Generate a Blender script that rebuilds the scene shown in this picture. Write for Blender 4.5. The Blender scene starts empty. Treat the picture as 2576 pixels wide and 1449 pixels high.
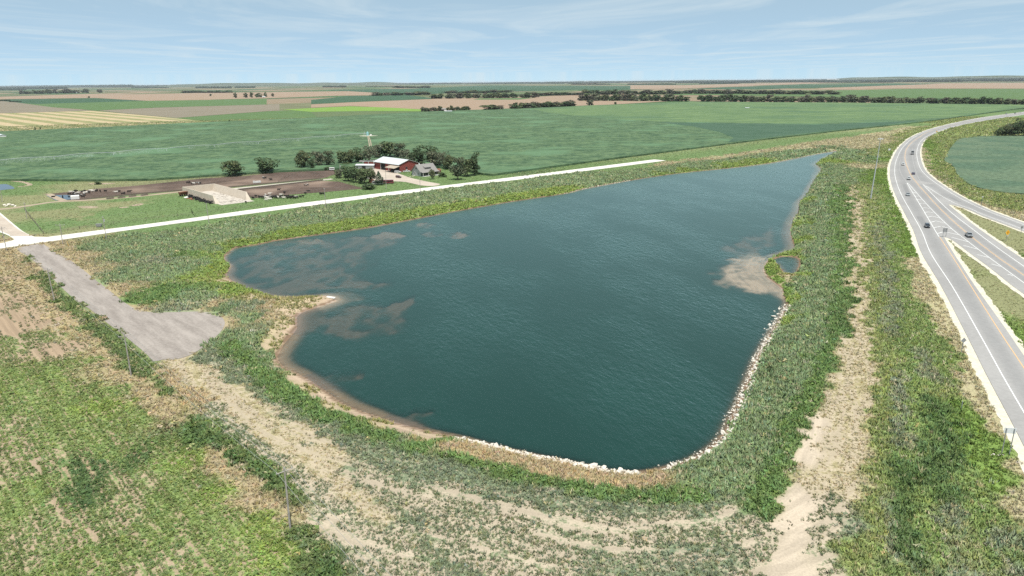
import bpy, bmesh, math, random
import numpy as np
from mathutils import Vector, Matrix, geometry
random.seed(7); rng = np.random.default_rng(7)
scene = bpy.context.scene; COL = scene.collection

# ------------------------------------------------------------------ camera, sky, sun, exposure
F_PX, CAM_H, YC = 1740.0, 65.0, 204.5            # focal length in plan units (2576 wide), drone height, horizon row
ROLL = math.atan2(24, 2576); PITCH = math.atan2(724.5 - YC, F_PX)
_c, _s = math.cos(-ROLL), math.sin(-ROLL); _cp, _sp = math.cos(PITCH), math.sin(PITCH)

def W(px, py, z=0.0):
    """survey point on the level z, read from the drone view (2576 x 1449 plan units)"""
    u = (px - 1288) / F_PX; v = -(py - 724.5) / F_PX
    u2, v2 = u * _c - v * _s, u * _s + v * _c
    dx, dy, dz = u2, _cp + v2 * _sp, -_sp + v2 * _cp
    t = (z - CAM_H) / dz
    return np.array([dx * t, dy * t])

def WL(pts, z=0.0): return np.array([W(p[0], p[1], z) for p in pts])

cam_data = bpy.data.cameras.new('camera'); cam = bpy.data.objects.new('camera', cam_data); COL.objects.link(cam)
cam_data.sensor_width = 36.0; cam_data.lens = 36.0 * F_PX / 2576.0
cam_data.clip_start = 1.0; cam_data.clip_end = 120000.0
X, UP0, FWD = Vector((1, 0, 0)), Vector((0, _sp, _cp)), Vector((0, _cp, -_sp))
right, up = _c * X + _s * UP0, -_s * X + _c * UP0
m = Matrix((right, up, -FWD)).transposed().to_4x4(); m.translation = Vector((0, 0, CAM_H))
cam.matrix_world = m; scene.camera = cam

SUN_DIR = Vector((0.16, -0.46, 1.22)).normalized()       # towards the sun: high, behind the camera, a little to the right
SUN_EL = math.asin(SUN_DIR.z); SUN_ROT = math.atan2(SUN_DIR.x, SUN_DIR.y)
world = bpy.data.worlds.new('World'); scene.world = world; world.use_nodes = True
wn, wl = world.node_tree.nodes, world.node_tree.links; wn.clear()
def wnode(t, **k):
    n = wn.new(t)
    for a, b in k.items(): setattr(n, a, b)
    return n
sky = wnode('ShaderNodeTexSky', sky_type='NISHITA', sun_disc=False, sun_elevation=SUN_EL, sun_rotation=SUN_ROT,
            altitude=0.0, air_density=0.3, dust_density=0.0, ozone_density=4.0)
tc = wnode('ShaderNodeTexCoord'); sep = wnode('ShaderNodeSeparateXYZ'); wl.new(tc.outputs['Generated'], sep.inputs[0])
zmax = wnode('ShaderNodeMath', operation='MAXIMUM'); wl.new(sep.outputs['Z'], zmax.inputs[0]); zmax.inputs[1].default_value = 0.012
dx = wnode('ShaderNodeMath', operation='DIVIDE'); wl.new(sep.outputs['X'], dx.inputs[0]); wl.new(zmax.outputs[0], dx.inputs[1])
dy = wnode('ShaderNodeMath', operation='DIVIDE'); wl.new(sep.outputs['Y'], dy.inputs[0]); wl.new(zmax.outputs[0], dy.inputs[1])
comb = wnode('ShaderNodeCombineXYZ'); wl.new(dx.outputs[0], comb.inputs[0]); wl.new(dy.outputs[0], comb.inputs[1])
mp = wnode('ShaderNodeMapping'); mp.inputs['Scale'].default_value = (0.34, 0.16, 1); mp.inputs['Rotation'].default_value = (0, 0, 0.22)
mp.inputs['Location'].default_value = (3.1, 0.4, 0)
wl.new(comb.outputs[0], mp.inputs[0])
nz = wnode('ShaderNodeTexNoise'); nz.inputs['Scale'].default_value = 1.0; nz.inputs['Detail'].default_value = 9; nz.inputs['Roughness'].default_value = 0.62
nz.inputs['Distortion'].default_value = 0.9
wl.new(mp.outputs[0], nz.inputs['Vector'])
cr = wnode('ShaderNodeValToRGB'); cr.color_ramp.elements[0].position = 0.45; cr.color_ramp.elements[1].position = 0.72
wl.new(nz.outputs['Fac'], cr.inputs[0])
cf = wnode('ShaderNodeMath', operation='MULTIPLY'); wl.new(cr.outputs[0], cf.inputs[0]); cf.inputs[1].default_value = 0.62
hsv = wnode('ShaderNodeHueSaturation'); hsv.inputs['Saturation'].default_value = 1.0; hsv.inputs['Value'].default_value = 0.75
wl.new(sky.outputs[0], hsv.inputs['Color'])
veil = wnode('ShaderNodeMixRGB'); veil.inputs[0].default_value = 0.62; wl.new(hsv.outputs[0], veil.inputs[1]); veil.inputs[2].default_value = (3.3, 4.45, 4.75, 1)   # thin summer haze
mx = wnode('ShaderNodeMixRGB'); wl.new(cf.outputs[0], mx.inputs[0]); wl.new(veil.outputs[0], mx.inputs[1]); mx.inputs[2].default_value = (4.2, 4.8, 5.05, 1)
bg = wnode('ShaderNodeBackground'); bg.inputs[1].default_value = 0.085; wl.new(mx.outputs[0], bg.inputs[0])
wo = wnode('ShaderNodeOutputWorld'); wl.new(bg.outputs[0], wo.inputs[0])

sun_data = bpy.data.lights.new('sun', 'SUN'); sun_data.energy = 3.2; sun_data.angle = math.radians(0.5); sun_data.color = (1.0, 0.955, 0.89)
sun = bpy.data.objects.new('sun', sun_data); COL.objects.link(sun); sun.location = (0, -50, 200)
sun.rotation_euler = (-SUN_DIR).to_track_quat('-Z', 'Y').to_euler()
vs = scene.view_settings; vs.view_transform = 'Standard'; vs.look = 'None'; vs.gamma = 1.0; vs.exposure = 1.0; vs.use_curve_mapping = False
scene.render.resolution_x, scene.render.resolution_y = 1024, 576
cy = scene.cycles
cy.max_bounces = 6; cy.diffuse_bounces = 2; cy.glossy_bounces = 2; cy.transparent_max_bounces = 8; cy.volume_bounces = 0
cy.use_denoising = False; cy.sample_clamp_indirect = 4.0; cy.sample_clamp_direct = 6.0

# ------------------------------------------------------------------ helpers: objects
def tag(o, label=None, cat=None, group=None, kind=None):
    if label: o['label'] = label
    if cat: o['category'] = cat
    if group: o['group'] = group
    if kind: o['kind'] = kind
    return o
def empty(name, loc, rz=0.0):
    o = bpy.data.objects.new(name, None); o.location = loc; o.rotation_euler = (0, 0, rz); o.empty_display_size = 0.5
    COL.objects.link(o); return o
def link(name, me, parent=None):
    o = bpy.data.objects.new(name, me); COL.objects.link(o)
    if parent: o.parent = parent
    return o
def copy_tree(o, parent=None):
    c = o.copy(); COL.objects.link(c)
    if parent: c.parent = parent
    for ch in list(o.children): copy_tree(ch, c)
    return c

class MB:
    """collects simple shapes into one mesh"""
    def __init__(self): self.v, self.f, self.mi = [], [], []
    def add(self, vs, fs, mi=0):
        b = len(self.v); self.v += [tuple(p) for p in vs]
        for f in fs: self.f.append([b + i for i in f]); self.mi.append(mi)
        return self
    def box(self, x0, x1, y0, y1, z0, z1, mi=0, top=None):
        t = top or (x0, x1, y0, y1)
        vs = [(x0, y0, z0), (x1, y0, z0), (x1, y1, z0), (x0, y1, z0), (t[0], t[2], z1), (t[1], t[2], z1), (t[1], t[3], z1), (t[0], t[3], z1)]
        return self.add(vs, [(0, 3, 2, 1), (4, 5, 6, 7), (0, 1, 5, 4), (1, 2, 6, 5), (2, 3, 7, 6), (3, 0, 4, 7)], mi)
    def tube(self, a, b, r0, r1=None, n=7, mi=0, cap=True):
        r1 = r0 if r1 is None else r1; a, b = Vector(a), Vector(b); d = (b - a).normalized()
        e1 = d.orthogonal().normalized(); e2 = d.cross(e1); vs = []
        for p, r in ((a, r0), (b, r1)):
            for i in range(n):
                t = 2 * math.pi * i / n; vs.append(p + (e1 * math.cos(t) + e2 * math.sin(t)) * r)
        fs = [(i, (i + 1) % n, n + (i + 1) % n, n + i) for i in range(n)]
        if cap: fs += [tuple(range(n))[::-1], tuple(range(n, 2 * n))]
        return self.add(vs, fs, mi)
    def prism(self, prof, x0, x1, mi=0, axis='x'):
        """profile (a, z) swept along x (or y)"""
        n = len(prof)
        if axis == 'x': vs = [(x0, a, z) for a, z in prof] + [(x1, a, z) for a, z in prof]
        else: vs = [(a, x0, z) for a, z in prof] + [(a, x1, z) for a, z in prof]
        return self.add(vs, [tuple(range(n))[::-1], tuple(range(n, 2 * n))] + [(i, (i + 1) % n, n + (i + 1) % n, n + i) for i in range(n)], mi)
    def quad(self, a, b, c, d, mi=0): return self.add([a, b, c, d], [(0, 1, 2, 3)], mi)
    def mesh(self, name, mats, fix=True):
        me = bpy.data.meshes.new(name); me.from_pydata(self.v, [], self.f)
        for mt in (mats if isinstance(mats, (list, tuple)) else [mats]): me.materials.append(mt)
        me.polygons.foreach_set('material_index', self.mi)
        if fix:
            bm = bmesh.new(); bm.from_mesh(me); bmesh.ops.recalc_face_normals(bm, faces=bm.faces); bm.to_mesh(me); bm.free()
        me.update(); return me
    def build(self, name, mats, parent=None): return link(name, self.mesh(name, mats), parent)

def np_mesh(name, verts, faces, mats, attrs=None, face_attrs=None, smooth=False):
    """fast mesh from arrays; faces (n,3) or (n,4)"""
    me = bpy.data.meshes.new(name); k = faces.shape[1]
    me.vertices.add(len(verts)); me.vertices.foreach_set('co', np.ascontiguousarray(verts, dtype=np.float32).ravel())
    me.loops.add(faces.size); me.loops.foreach_set('vertex_index', np.ascontiguousarray(faces, dtype=np.int32).ravel())
    me.polygons.add(len(faces)); me.polygons.foreach_set('loop_start', np.arange(0, faces.size, k, dtype=np.int32))
    try: me.polygons.foreach_set('loop_total', np.full(len(faces), k, dtype=np.int32))
    except Exception: pass
    if smooth: me.polygons.foreach_set('use_smooth', np.ones(len(faces), dtype=bool))
    for dom, dd in (('POINT', attrs), ('FACE', face_attrs)):
        for nm, a in (dd or {}).items():
            a = np.asarray(a, dtype=np.float32)
            if a.ndim == 1:
                at = me.attributes.new(nm, 'FLOAT', dom); at.data.foreach_set('value', a)
            else:
                at = me.attributes.new(nm, 'FLOAT_COLOR', dom)
                if a.shape[1] == 3: a = np.concatenate([a, np.ones((len(a), 1), np.float32)], 1)
                at.data.foreach_set('color', np.ascontiguousarray(a).ravel())
    for mt in (mats if isinstance(mats, (list, tuple)) else [mats]): me.materials.append(mt)
    me.update(calc_edges=True); me.validate(); return me

# ------------------------------------------------------------------ helpers: plane geometry
def spline(P, step=2.0):
    P = np.asarray(P, float); out = []
    Q = np.vstack([2 * P[0] - P[1], P, 2 * P[-1] - P[-2]])
    for i in range(1, len(Q) - 2):
        n = max(2, int(np.linalg.norm(Q[i + 1] - Q[i]) / step)); t = np.linspace(0, 1, n, endpoint=False)[:, None]
        p0, p1, p2, p3 = Q[i - 1], Q[i], Q[i + 1], Q[i + 2]
        out.append(0.5 * (2 * p1 + (p2 - p0) * t + (2 * p0 - 5 * p1 + 4 * p2 - p3) * t ** 2 + (3 * p1 - p0 - 3 * p2 + p3) * t ** 3))
    out.append(P[-1:]); return np.vstack(out)
def closed_spline(P, step=1.5):
    P = np.asarray(P, float); n = len(P); out = []
    for i in range(n):
        p0, p1, p2, p3 = P[(i - 1) % n], P[i], P[(i + 1) % n], P[(i + 2) % n]
        k = max(2, int(np.linalg.norm(p2 - p1) / step)); t = np.linspace(0, 1, k, endpoint=False)[:, None]
        out.append(0.5 * (2 * p1 + (p2 - p0) * t + (2 * p0 - 5 * p1 + 4 * p2 - p3) * t ** 2 + (3 * p1 - p0 - 3 * p2 + p3) * t ** 3))
    return np.vstack(out)
def extend(P, L0=0.0, L1=0.0):
    P = np.asarray(P, float)
    if L0: d = P[0] - P[1]; P = np.vstack([P[0] + d / np.linalg.norm(d) * L0, P])
    if L1: d = P[-1] - P[-2]; P = np.vstack([P, P[-1] + d / np.linalg.norm(d) * L1])
    return P
def normals2(P):
    d = np.gradient(P, axis=0); d /= np.linalg.norm(d, axis=1)[:, None] + 1e-9
    return np.stack([-d[:, 1], d[:, 0]], 1)
def offset(P, k): return P + normals2(P) * (k if np.isscalar(k) else np.asarray(k)[:, None])
def tiles(Q, size):
    """indices of points grouped in square tiles"""
    if not len(Q): return []
    t = np.floor(Q / size).astype(np.int64); key = t[:, 0] * 1000003 + t[:, 1]; o = np.argsort(key, kind='stable'); k = key[o]
    cuts = np.flatnonzero(np.diff(k)) + 1; return np.split(o, cuts)
def seg_dist(Q, A, pad=None):
    """distance of points Q to polyline A; beyond pad (if given) just a large number"""
    out = np.full(len(Q), 1e6); a, ab = A[:-1], np.diff(A, axis=0); L = (ab * ab).sum(1) + 1e-12
    lo, hi = np.minimum(A[:-1], A[1:]), np.maximum(A[:-1], A[1:])
    for ix in tiles(Q, 24.0 if pad else 1e9):
        q = Q[ix]
        if pad:
            k = np.all((lo < q.max(0) + pad) & (hi > q.min(0) - pad), axis=1)
            if not k.any(): continue
        else: k = slice(None)
        a_, b_, L_ = a[k], ab[k], L[k]
        for s in range(0, len(q), 4000):
            p = q[s:s + 4000]; dx_, dy_ = p[:, :1] - a_[None, :, 0], p[:, 1:] - a_[None, :, 1]
            t = np.clip((dx_ * b_[:, 0] + dy_ * b_[:, 1]) / L_, 0, 1); dx_ -= t * b_[:, 0]; dy_ -= t * b_[:, 1]
            out[ix[s:s + 4000]] = np.sqrt((dx_ * dx_ + dy_ * dy_).min(1))
    return out
def inside(Q, P):
    r = np.zeros(len(Q), bool); bx = np.flatnonzero(np.all((Q > P.min(0)) & (Q < P.max(0)), axis=1))
    if not len(bx): return r
    x, y = Q[bx, 0], Q[bx, 1]; c_ = np.zeros(len(bx), bool); n = len(P); o = np.argsort(y); ys_ = y[o]
    for i in range(n):
        x1, y1 = P[i]; x2, y2 = P[(i + 1) % n]
        if y1 == y2: continue
        k = o[np.searchsorted(ys_, min(y1, y2), 'left'):np.searchsorted(ys_, max(y1, y2), 'left')]
        if len(k): c_[k] ^= x[k] < (x2 - x1) * (y[k] - y1) / (y2 - y1) + x1
    r[bx] = c_; return r
def sdf(Q, P, pad=60.0):
    """signed distance to closed outline (negative inside); far points are clipped to pad"""
    lo, hi = P.min(0) - pad, P.max(0) + pad; out = np.full(len(Q), pad)
    k = np.all((Q > lo) & (Q < hi), axis=1)
    if k.any():
        q = Q[k]; d = np.minimum(seg_dist(q, np.vstack([P, P[:1]]), pad), pad); out[k] = np.where(inside(q, P), -d, d)
    return out
def vnoise(x, y, seed=0):
    xi, yi = np.floor(x).astype(np.int64), np.floor(y).astype(np.int64); fx, fy = x - xi, y - yi
    def h(a, b):
        n = (a * 374761393 + b * 668265263 + seed * 1442695041) & 0xFFFFFFFF
        n = ((n ^ (n >> 13)) * 1274126177) & 0xFFFFFFFF
        return ((n ^ (n >> 16)) & 0xFFFF) / 65535.0
    fx, fy = fx * fx * (3 - 2 * fx), fy * fy * (3 - 2 * fy)
    a = h(xi, yi) * (1 - fx) + h(xi + 1, yi) * fx; b = h(xi, yi + 1) * (1 - fx) + h(xi + 1, yi + 1) * fx
    return a * (1 - fy) + b * fy
def fbm(Q, s, seed=0, o=4):
    r = np.zeros(len(Q)); a = 0.5; t = 0
    for i in range(o):
        r += a * vnoise(Q[:, 0] / s + 17.3 * i, Q[:, 1] / s - 9.1 * i, seed + i); t += a; a *= 0.5; s *= 0.5
    return r / t
def smooth01(x): x = np.clip(x, 0, 1); return x * x * (3 - 2 * x)
def sheet(name, P, z, mat, kind='structure', thick=0.0):
    """flat polygon sheet (optionally a slab of crop with sides)"""
    P = np.asarray(P); vs = [Vector((p[0], p[1], 0)) for p in P]
    tris = geometry.tessellate_polygon([vs]); n = len(P); mb = MB()
    mb.add([(p[0], p[1], z + thick) for p in P], tris)
    if thick:
        mb.add([(p[0], p[1], z) for p in P] + [(p[0], p[1], z + thick) for p in P], [(i, (i + 1) % n, n + (i + 1) % n, n + i) for i in range(n)])
    me = mb.mesh(name, mat, fix=False)
    bm = bmesh.new(); bm.from_mesh(me)
    for f in bm.faces:
        if abs(f.normal.z) > .5 and f.normal.z < 0: f.normal_flip()
    bm.to_mesh(me); bm.free()
    o = link(name, me)
    if kind: o['kind'] = kind
    return o
def strip(name, L, R, z, mat, kind='structure', attrs=None):
    """ribbon between two polylines of equal count"""
    n = len(L); V = np.zeros((2 * n, 3)); V[:n, :2] = L; V[n:, :2] = R; V[:, 2] = z
    i = np.arange(n - 1); Fc = np.stack([i, i + 1, n + i + 1, n + i], 1)
    a, b, c = V[Fc[0, 0]], V[Fc[0, 1]], V[Fc[0, 2]]
    if np.cross(b - a, c - a)[2] < 0: Fc = Fc[:, ::-1]
    o = link(name, np_mesh(name, V, Fc, mat, attrs))
    if kind: o['kind'] = kind
    return o
def resample(P, n):
    s = np.r_[0, np.cumsum(np.linalg.norm(np.diff(P, axis=0), axis=1))]; t = np.linspace(0, s[-1], n)
    return np.stack([np.interp(t, s, P[:, 0]), np.interp(t, s, P[:, 1])], 1)

# ------------------------------------------------------------------ helpers: materials
class G:
    def __init__(self, name):
        self.mat = bpy.data.materials.new(name); self.mat.use_nodes = True
        self.n, self.l = self.mat.node_tree.nodes, self.mat.node_tree.links; self.n.clear()
        self.out = self.n.new('ShaderNodeOutputMaterial')
    def node(self, t, ins=None, **k):
        nd = self.n.new(t)
        for a, b in k.items(): setattr(nd, a, b)
        for a, b in (ins or {}).items(): self.set(nd.inputs[a], b)
        return nd
    def set(self, sock, v):
        if isinstance(v, bpy.types.NodeSocket): self.l.new(v, sock)
        elif isinstance(v, bpy.types.Node): self.l.new(v.outputs[0], sock)
        else:
            if isinstance(v, (tuple, list)) and len(v) == 3 and sock.type == 'RGBA': v = (*v, 1)
            sock.default_value = v
    def math(self, op, a, b=0.0, clamp=False):
        return self.node('ShaderNodeMath', {0: a, 1: b}, operation=op, use_clamp=clamp).outputs[0]
    def mix(self, f, a, b, blend='MIX'):
        return self.node('ShaderNodeMixRGB', {0: f, 1: a, 2: b}, blend_type=blend).outputs[0]
    def attr(self, nm, out='Color'): return self.node('ShaderNodeAttribute', attribute_name=nm).outputs[out]
    def coord(self, kind='Object'): return self.node('ShaderNodeTexCoord').outputs[kind]
    def mapping(self, v, scale=(1, 1, 1), rot=(0, 0, 0), loc=(0, 0, 0)):
        # rot: direction of the new x axis; scale: multiplies the rotated coordinates
        return self.node('ShaderNodeMapping', {'Vector': v, 'Scale': tuple(1.0 / k for k in scale), 'Rotation': rot, 'Location': loc}, vector_type='TEXTURE').outputs[0]
    def noise(self, v, scale, detail=3, rough=0.55, dist=0.0):
        return self.node('ShaderNodeTexNoise', {'Vector': v, 'Scale': scale, 'Detail': detail, 'Roughness': rough, 'Distortion': dist}).outputs['Fac']
    def remap(self, x, a, b, c=0.0, d=1.0, smooth=True):
        return self.node('ShaderNodeMapRange', {0: x, 1: a, 2: b, 3: c, 4: d}, interpolation_type='SMOOTHSTEP' if smooth else 'LINEAR').outputs[0]
    def ramp(self, x, stops):
        nd = self.node('ShaderNodeValToRGB', {0: x}); e = nd.color_ramp.elements
        while len(e) < len(stops): e.new(0.5)
        for el, (p, c) in zip(e, stops): el.position = p; el.color = (*c, 1)
        return nd.outputs[0]
    def scale(self, c, k): return self.node('ShaderNodeVectorMath', {0: c, 1: (k if not isinstance(k, float) else (k, k, k))}, operation='MULTIPLY').outputs[0]
    def bump(self, h, strength, dist): return self.node('ShaderNodeBump', {'Height': h, 'Strength': strength, 'Distance': dist}).outputs[0]
    def principled(self, color, rough=0.8, spec=0.3, metal=0.0, normal=None):
        p = self.node('ShaderNodeBsdfPrincipled', {'Base Color': color, 'Roughness': rough, 'Metallic': metal, 'Specular IOR Level': spec})
        if normal is not None: self.set(p.inputs['Normal'], normal)
        return p
    def done(self, sh): self.l.new(sh.outputs[0] if isinstance(sh, bpy.types.Node) else sh, self.out.inputs[0]); return self.mat

def simple(name, col, rough=0.7, metal=0.0, spec=0.3, var=0.12, scale=3.0):
    g = G(name); v = g.coord(); n = g.noise(v, scale, 4, 0.6)
    k = g.remap(n, 0.25, 0.75, 1 - var, 1 + var)
    return g.done(g.principled(g.node('ShaderNodeVectorMath', {0: (*col,), 1: k}, operation='MULTIPLY').outputs[0], rough, spec, metal))
def field_mat(name, c1, c2, scale=0.05, stretch=(1, 1, 1), rot=0.0, fine=0.35, contrast=0.25, c3=None):
    g = G(name); v = g.coord()
    v1 = g.mapping(v, stretch, (0, 0, rot))
    n1 = g.noise(v1, scale, 5, 0.6); n2 = g.noise(v1, fine, 3, 0.65)
    k = g.math('ADD', g.math('MULTIPLY', n1, 0.55), g.math('MULTIPLY', n2, 0.45))
    col = g.mix(g.remap(k, 0.5 - contrast, 0.5 + contrast), (*c1,), (*c2,))
    if c3: col = g.mix(g.remap(g.noise(v, scale * 0.2, 3), 0.5, 0.68), col, (*c3,))
    return g.done(g.principled(col, 0.9, 0.15))

# ------------------------------------------------------------------ surveyed outlines (plan units of the drone view -> metres)
ZW = -1.8                                        # pond level
AX = math.radians(-47.0); DA = np.array([math.cos(AX), math.sin(AX)]); DB = np.array([-math.sin(AX), math.cos(AX)])   # section-line directions
def RB(z, s=2.8986, x0=0, y0=660): return [((p[0] / s + x0) * .8385, (p[1] / s + y0) * .8385) for p in z]
P_POND = [(2107, 380), (2050, 388), (1950, 408), (1850, 421), (1700, 437), (1590, 453), (1470, 475), (1420, 487), (1270, 510), (1100, 540), (930, 572),
          (760, 596), (690, 606), (640, 617)] + RB([(250, 95), (190, 130), (165, 165), (180, 200), (205, 215), (195, 250), (175, 280), (200, 310),
          (270, 355), (370, 395), (480, 425), (560, 440), (640, 437), (740, 432), (820, 428), (870, 424), (915, 443), (922, 458), (880, 475), (800, 500), (720, 525),
          (670, 550), (650, 575), (655, 610), (650, 650), (625, 690), (580, 740), (545, 790), (522, 830), (525, 870), (560, 910), (640, 945), (720, 990),
          (800, 1040), (870, 1090), (940, 1140), (1020, 1185), (1120, 1220), (1250, 1265), (1400, 1310)], 2.264, 600, 700) + [
          (1100, 1090), (1180, 1106), (1260, 1125), (1350, 1145), (1430, 1160), (1500, 1178), (1560, 1186), (1620, 1187), (1680, 1175), (1740, 1155), (1790, 1125),
          (1820, 1095), (1835, 1060), (1860, 1010), (1880, 960), (1900, 910), (1925, 865), (1950, 820), (1970, 785), (1978, 765)] + RB([(870, 490), (838, 440), (845, 415),
          (800, 370), (740, 330), (705, 275), (712, 240), (735, 190), (780, 170), (830, 150), (900, 130), (930, 105), (915, 60), (900, 0)], 2.414, 2000, 700) + [
          (1995, 560), (2010, 530), (2013, 510), (2030, 490), (2040, 470), (2055, 445), (2066, 428), (2060, 418), (2055, 412), (2080, 395)]
POND = closed_spline(WL(P_POND, ZW), 1.2)
LAGOON = closed_spline(WL(RB([(780, 190), (830, 172), (900, 170), (948, 185), (958, 215), (945, 260), (920, 296), (865, 296), (838, 265), (803, 222)], 2.414, 2000, 700), ZW), 0.6)
SANDBAR = closed_spline(WL(RB([(380, 230), (470, 185), (600, 165), (760, 172), (760, 300), (800, 350), (870, 420), (760, 440), (620, 420), (480, 400), (390, 360), (350, 300)], 2.414, 2000, 700), ZW), 2)
SPITBAR = closed_spline(WL(RB([(860, 430), (900, 405), (990, 400), (1110, 425), (1050, 460), (920, 475), (880, 500)], 2.264, 600, 700), ZW), 1)
ALGAE = [closed_spline(WL(RB(z, 2.264, 600, 700), ZW), 2) for z in (
    [(560, 300), (640, 260), (800, 255), (900, 310), (1010, 290), (1200, 345), (1100, 390), (900, 385), (700, 410), (590, 380), (520, 340)],
    [(690, 550), (850, 510), (1000, 480), (1180, 470), (1290, 530), (1100, 570), (960, 600), (800, 630), (720, 600)],
    [(640, 60), (720, 35), (830, 45), (800, 75), (690, 72)], [(900, 960), (980, 935), (1060, 955), (1080, 985), (980, 990)],
    [(1470, 1200), (1540, 1190), (1585, 1205), (1560, 1222), (1480, 1220)], [(1280, 500), (1400, 440), (1450, 445), (1400, 540), (1300, 560)])]
ALGAE += [closed_spline(WL(z, ZW), 2) for z in ([(940, 592), (970, 583), (1010, 590), (1000, 603), (960, 604)], [(1040, 566), (1075, 560), (1095, 566), (1070, 573)],
    [(1130, 590), (1160, 583), (1170, 592), (1145, 600)], [(860, 600), (900, 592), (930, 602), (890, 612)], [(1060, 585), (1090, 580), (1110, 588), (1080, 596)],
    [(1840, 640), (1900, 590), (1940, 560), (1960, 590), (1920, 630), (1870, 665)])]
ALGAE += [closed_spline(WL(z, ZW), 3) for z in ([(600, 650), (700, 615), (850, 600), (960, 605), (930, 660), (860, 700), (700, 738), (610, 700)], [(760, 790), (900, 770), (1000, 790), (960, 840), (800, 830)])]
# roads
CULDESAC = WL(RB([(150, 250), (250, 320), (380, 430), (520, 570), (650, 690), (800, 790), (950, 910), (1060, 990), (1170, 1080), (1290, 1180), (1325, 1232), (1420, 1215),
    (1510, 1215), (1645, 1180), (1800, 1085), (1905, 990), (1952, 920), (1948, 868), (1905, 828), (1840, 810), (1740, 797), (1600, 800), (1400, 805), (1290, 800), (1170, 770),
    (1060, 700), (960, 620), (840, 530), (720, 430), (640, 370), (500, 290), (400, 225), (345, 208)]))
GR_C = np.array([W(55, 607), W(1664, 403)]); _d = (GR_C[1] - GR_C[0]) / np.linalg.norm(GR_C[1] - GR_C[0])
GR_L = extend(WL([(118, 596.6), (285, 575), (419.3, 557.6), (712, 517), (972.6, 484.3), (1258, 449.8), (1640, 402)]), 0, 3)
GR_R = extend(WL([(-60, 634), (111, 610), (285, 584.6), (419.3, 566), (712, 527), (972.6, 493), (1258, 458), (1676, 404)]), 60, 0)
GRAVEL = np.vstack([GR_R, spline(GR_L, 12)[::-1], spline(WL([(86, 595.9), (59.7, 583.5), (34.7, 564), (0, 534.8)]), 4), extend(WL([(0, 534.8), (-60, 488)]), 0, 250)[1:],
    extend(WL([(-20, 578), (-110, 510)]), 0, 250)[::-1][:-1], spline(WL([(-20, 578), (15, 590), (28, 597), (36, 603), (20, 608), (0, 612.6), (-60, 621)]), 3)])
# highway
HW_LEFT = extend(WL([(2576, 281.4), (2463, 297), (2364.6, 318), (2303, 339.4), (2266, 366), (2244.6, 400.6), (2238, 432.6), (2243, 464.5), (2255, 496.4), (2274, 533.7),
    (2298, 581.6), (2318, 637), (2368, 721), (2432.7, 846), (2482.7, 946), (2539, 1052), (2576, 1124)]), 900, 60)
HW_YEL = extend(WL([(2576, 284.6), (2476, 297.6), (2354, 326), (2310, 347), (2285, 368), (2276.6, 390), (2279.3, 411.3), (2290, 437.9), (2306, 460), (2330, 487.5), (2368, 528.5), (2427, 582.4),
    (2503.5, 643), (2576, 693.5)]), 900, 90)
HW_RIGHT = extend(WL([(2576, 288.3), (2463, 306), (2385.7, 323.4), (2340.5, 342), (2322, 358), (2315, 379), (2316.7, 400.6), (2327.3, 427.3), (2348.6, 448.6), (2383.2, 472.5),
    (2423, 496.4), (2489.7, 528.4), (2576, 560.4)]), 900, 90)
GORE_LOW = extend(WL([(2385.7, 514.4), (2410, 519), (2444.4, 531.5), (2472, 544.2), (2576, 583)]), 0, 90)
GORE_MAIN = extend(WL([(2385.5, 514.7), (2413.3, 537.3), (2453, 568.5), (2507, 606.7), (2576, 653.6)]), 0, 90)
ISL_MAIN = extend(WL([(2375, 596.3), (2396, 605), (2437.6, 636.2), (2489.7, 674.3), (2541.7, 716), (2576, 741)]), 0, 90)
ISL_RAMP = extend(WL([(2375, 597), (2386, 616), (2411.5, 657), (2451.5, 718), (2523, 818), (2576, 896)]), 0, 60)
def sp(P): return spline(P, 4.0)
PAVE = np.vstack([sp(HW_LEFT), sp(ISL_RAMP)[::-1], sp(ISL_MAIN)[1:], sp(GORE_MAIN)[::-1], sp(GORE_LOW)[1:], sp(HW_RIGHT)[::-1]])
HWBAND = np.vstack([sp(HW_LEFT), sp(HW_RIGHT)[::-1]])      # carriageways with their islands
# fields and yards
CROP_MAIN = WL([(-150, 341), (0, 333), (250, 322), (500, 310), (800, 297), (1060, 283), (1300, 273.5), (1480, 266.5), (1750, 257), (2100, 259), (2576, 265), (2900, 268), (2700, 268.5), (2576, 272.5), (2463, 288.5),
    (2350, 304.5), (2230, 318), (2100, 331.5), (1900, 355), (1700, 381), (1560, 399), (1400, 421), (1240, 443), (1215, 441), (1150, 428), (1000, 413), (850, 428), (700, 434), (600, 441), (500, 447), (380, 455), (250, 457), (100, 456), (-150, 455)])
FEEDLOT_A = WL([(115, 490), (130, 487), (215.8, 478.9), (237.4, 475), (333, 468), (419, 459), (510, 449), (614, 443), (689, 434.5), (764, 429), (839, 428), (845, 438), (820, 447), (806, 450), (588, 471), (470, 479.5), (352, 488.6), (206, 503), (160, 504)])
FEEDLOT_B = WL([(598, 477.6), (700, 466), (810, 455), (852, 457), (917, 474.4), (820, 483), (740, 489), (634, 499), (622, 492)])
FARMYARD = WL([(-100, 456), (380, 456), (840, 427), (1000, 405), (1250, 425), (1260, 445), (1110, 463), (700, 515), (118, 594), (-100, 470)])
RIGHTFIELD = WL([(2500, 343), (2420, 349), (2400, 362), (2384, 385), (2376, 405), (2396, 418), (2412, 445), (2445, 468), (2500, 482), (2576, 489), (2800, 500), (2800, 345)])

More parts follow.
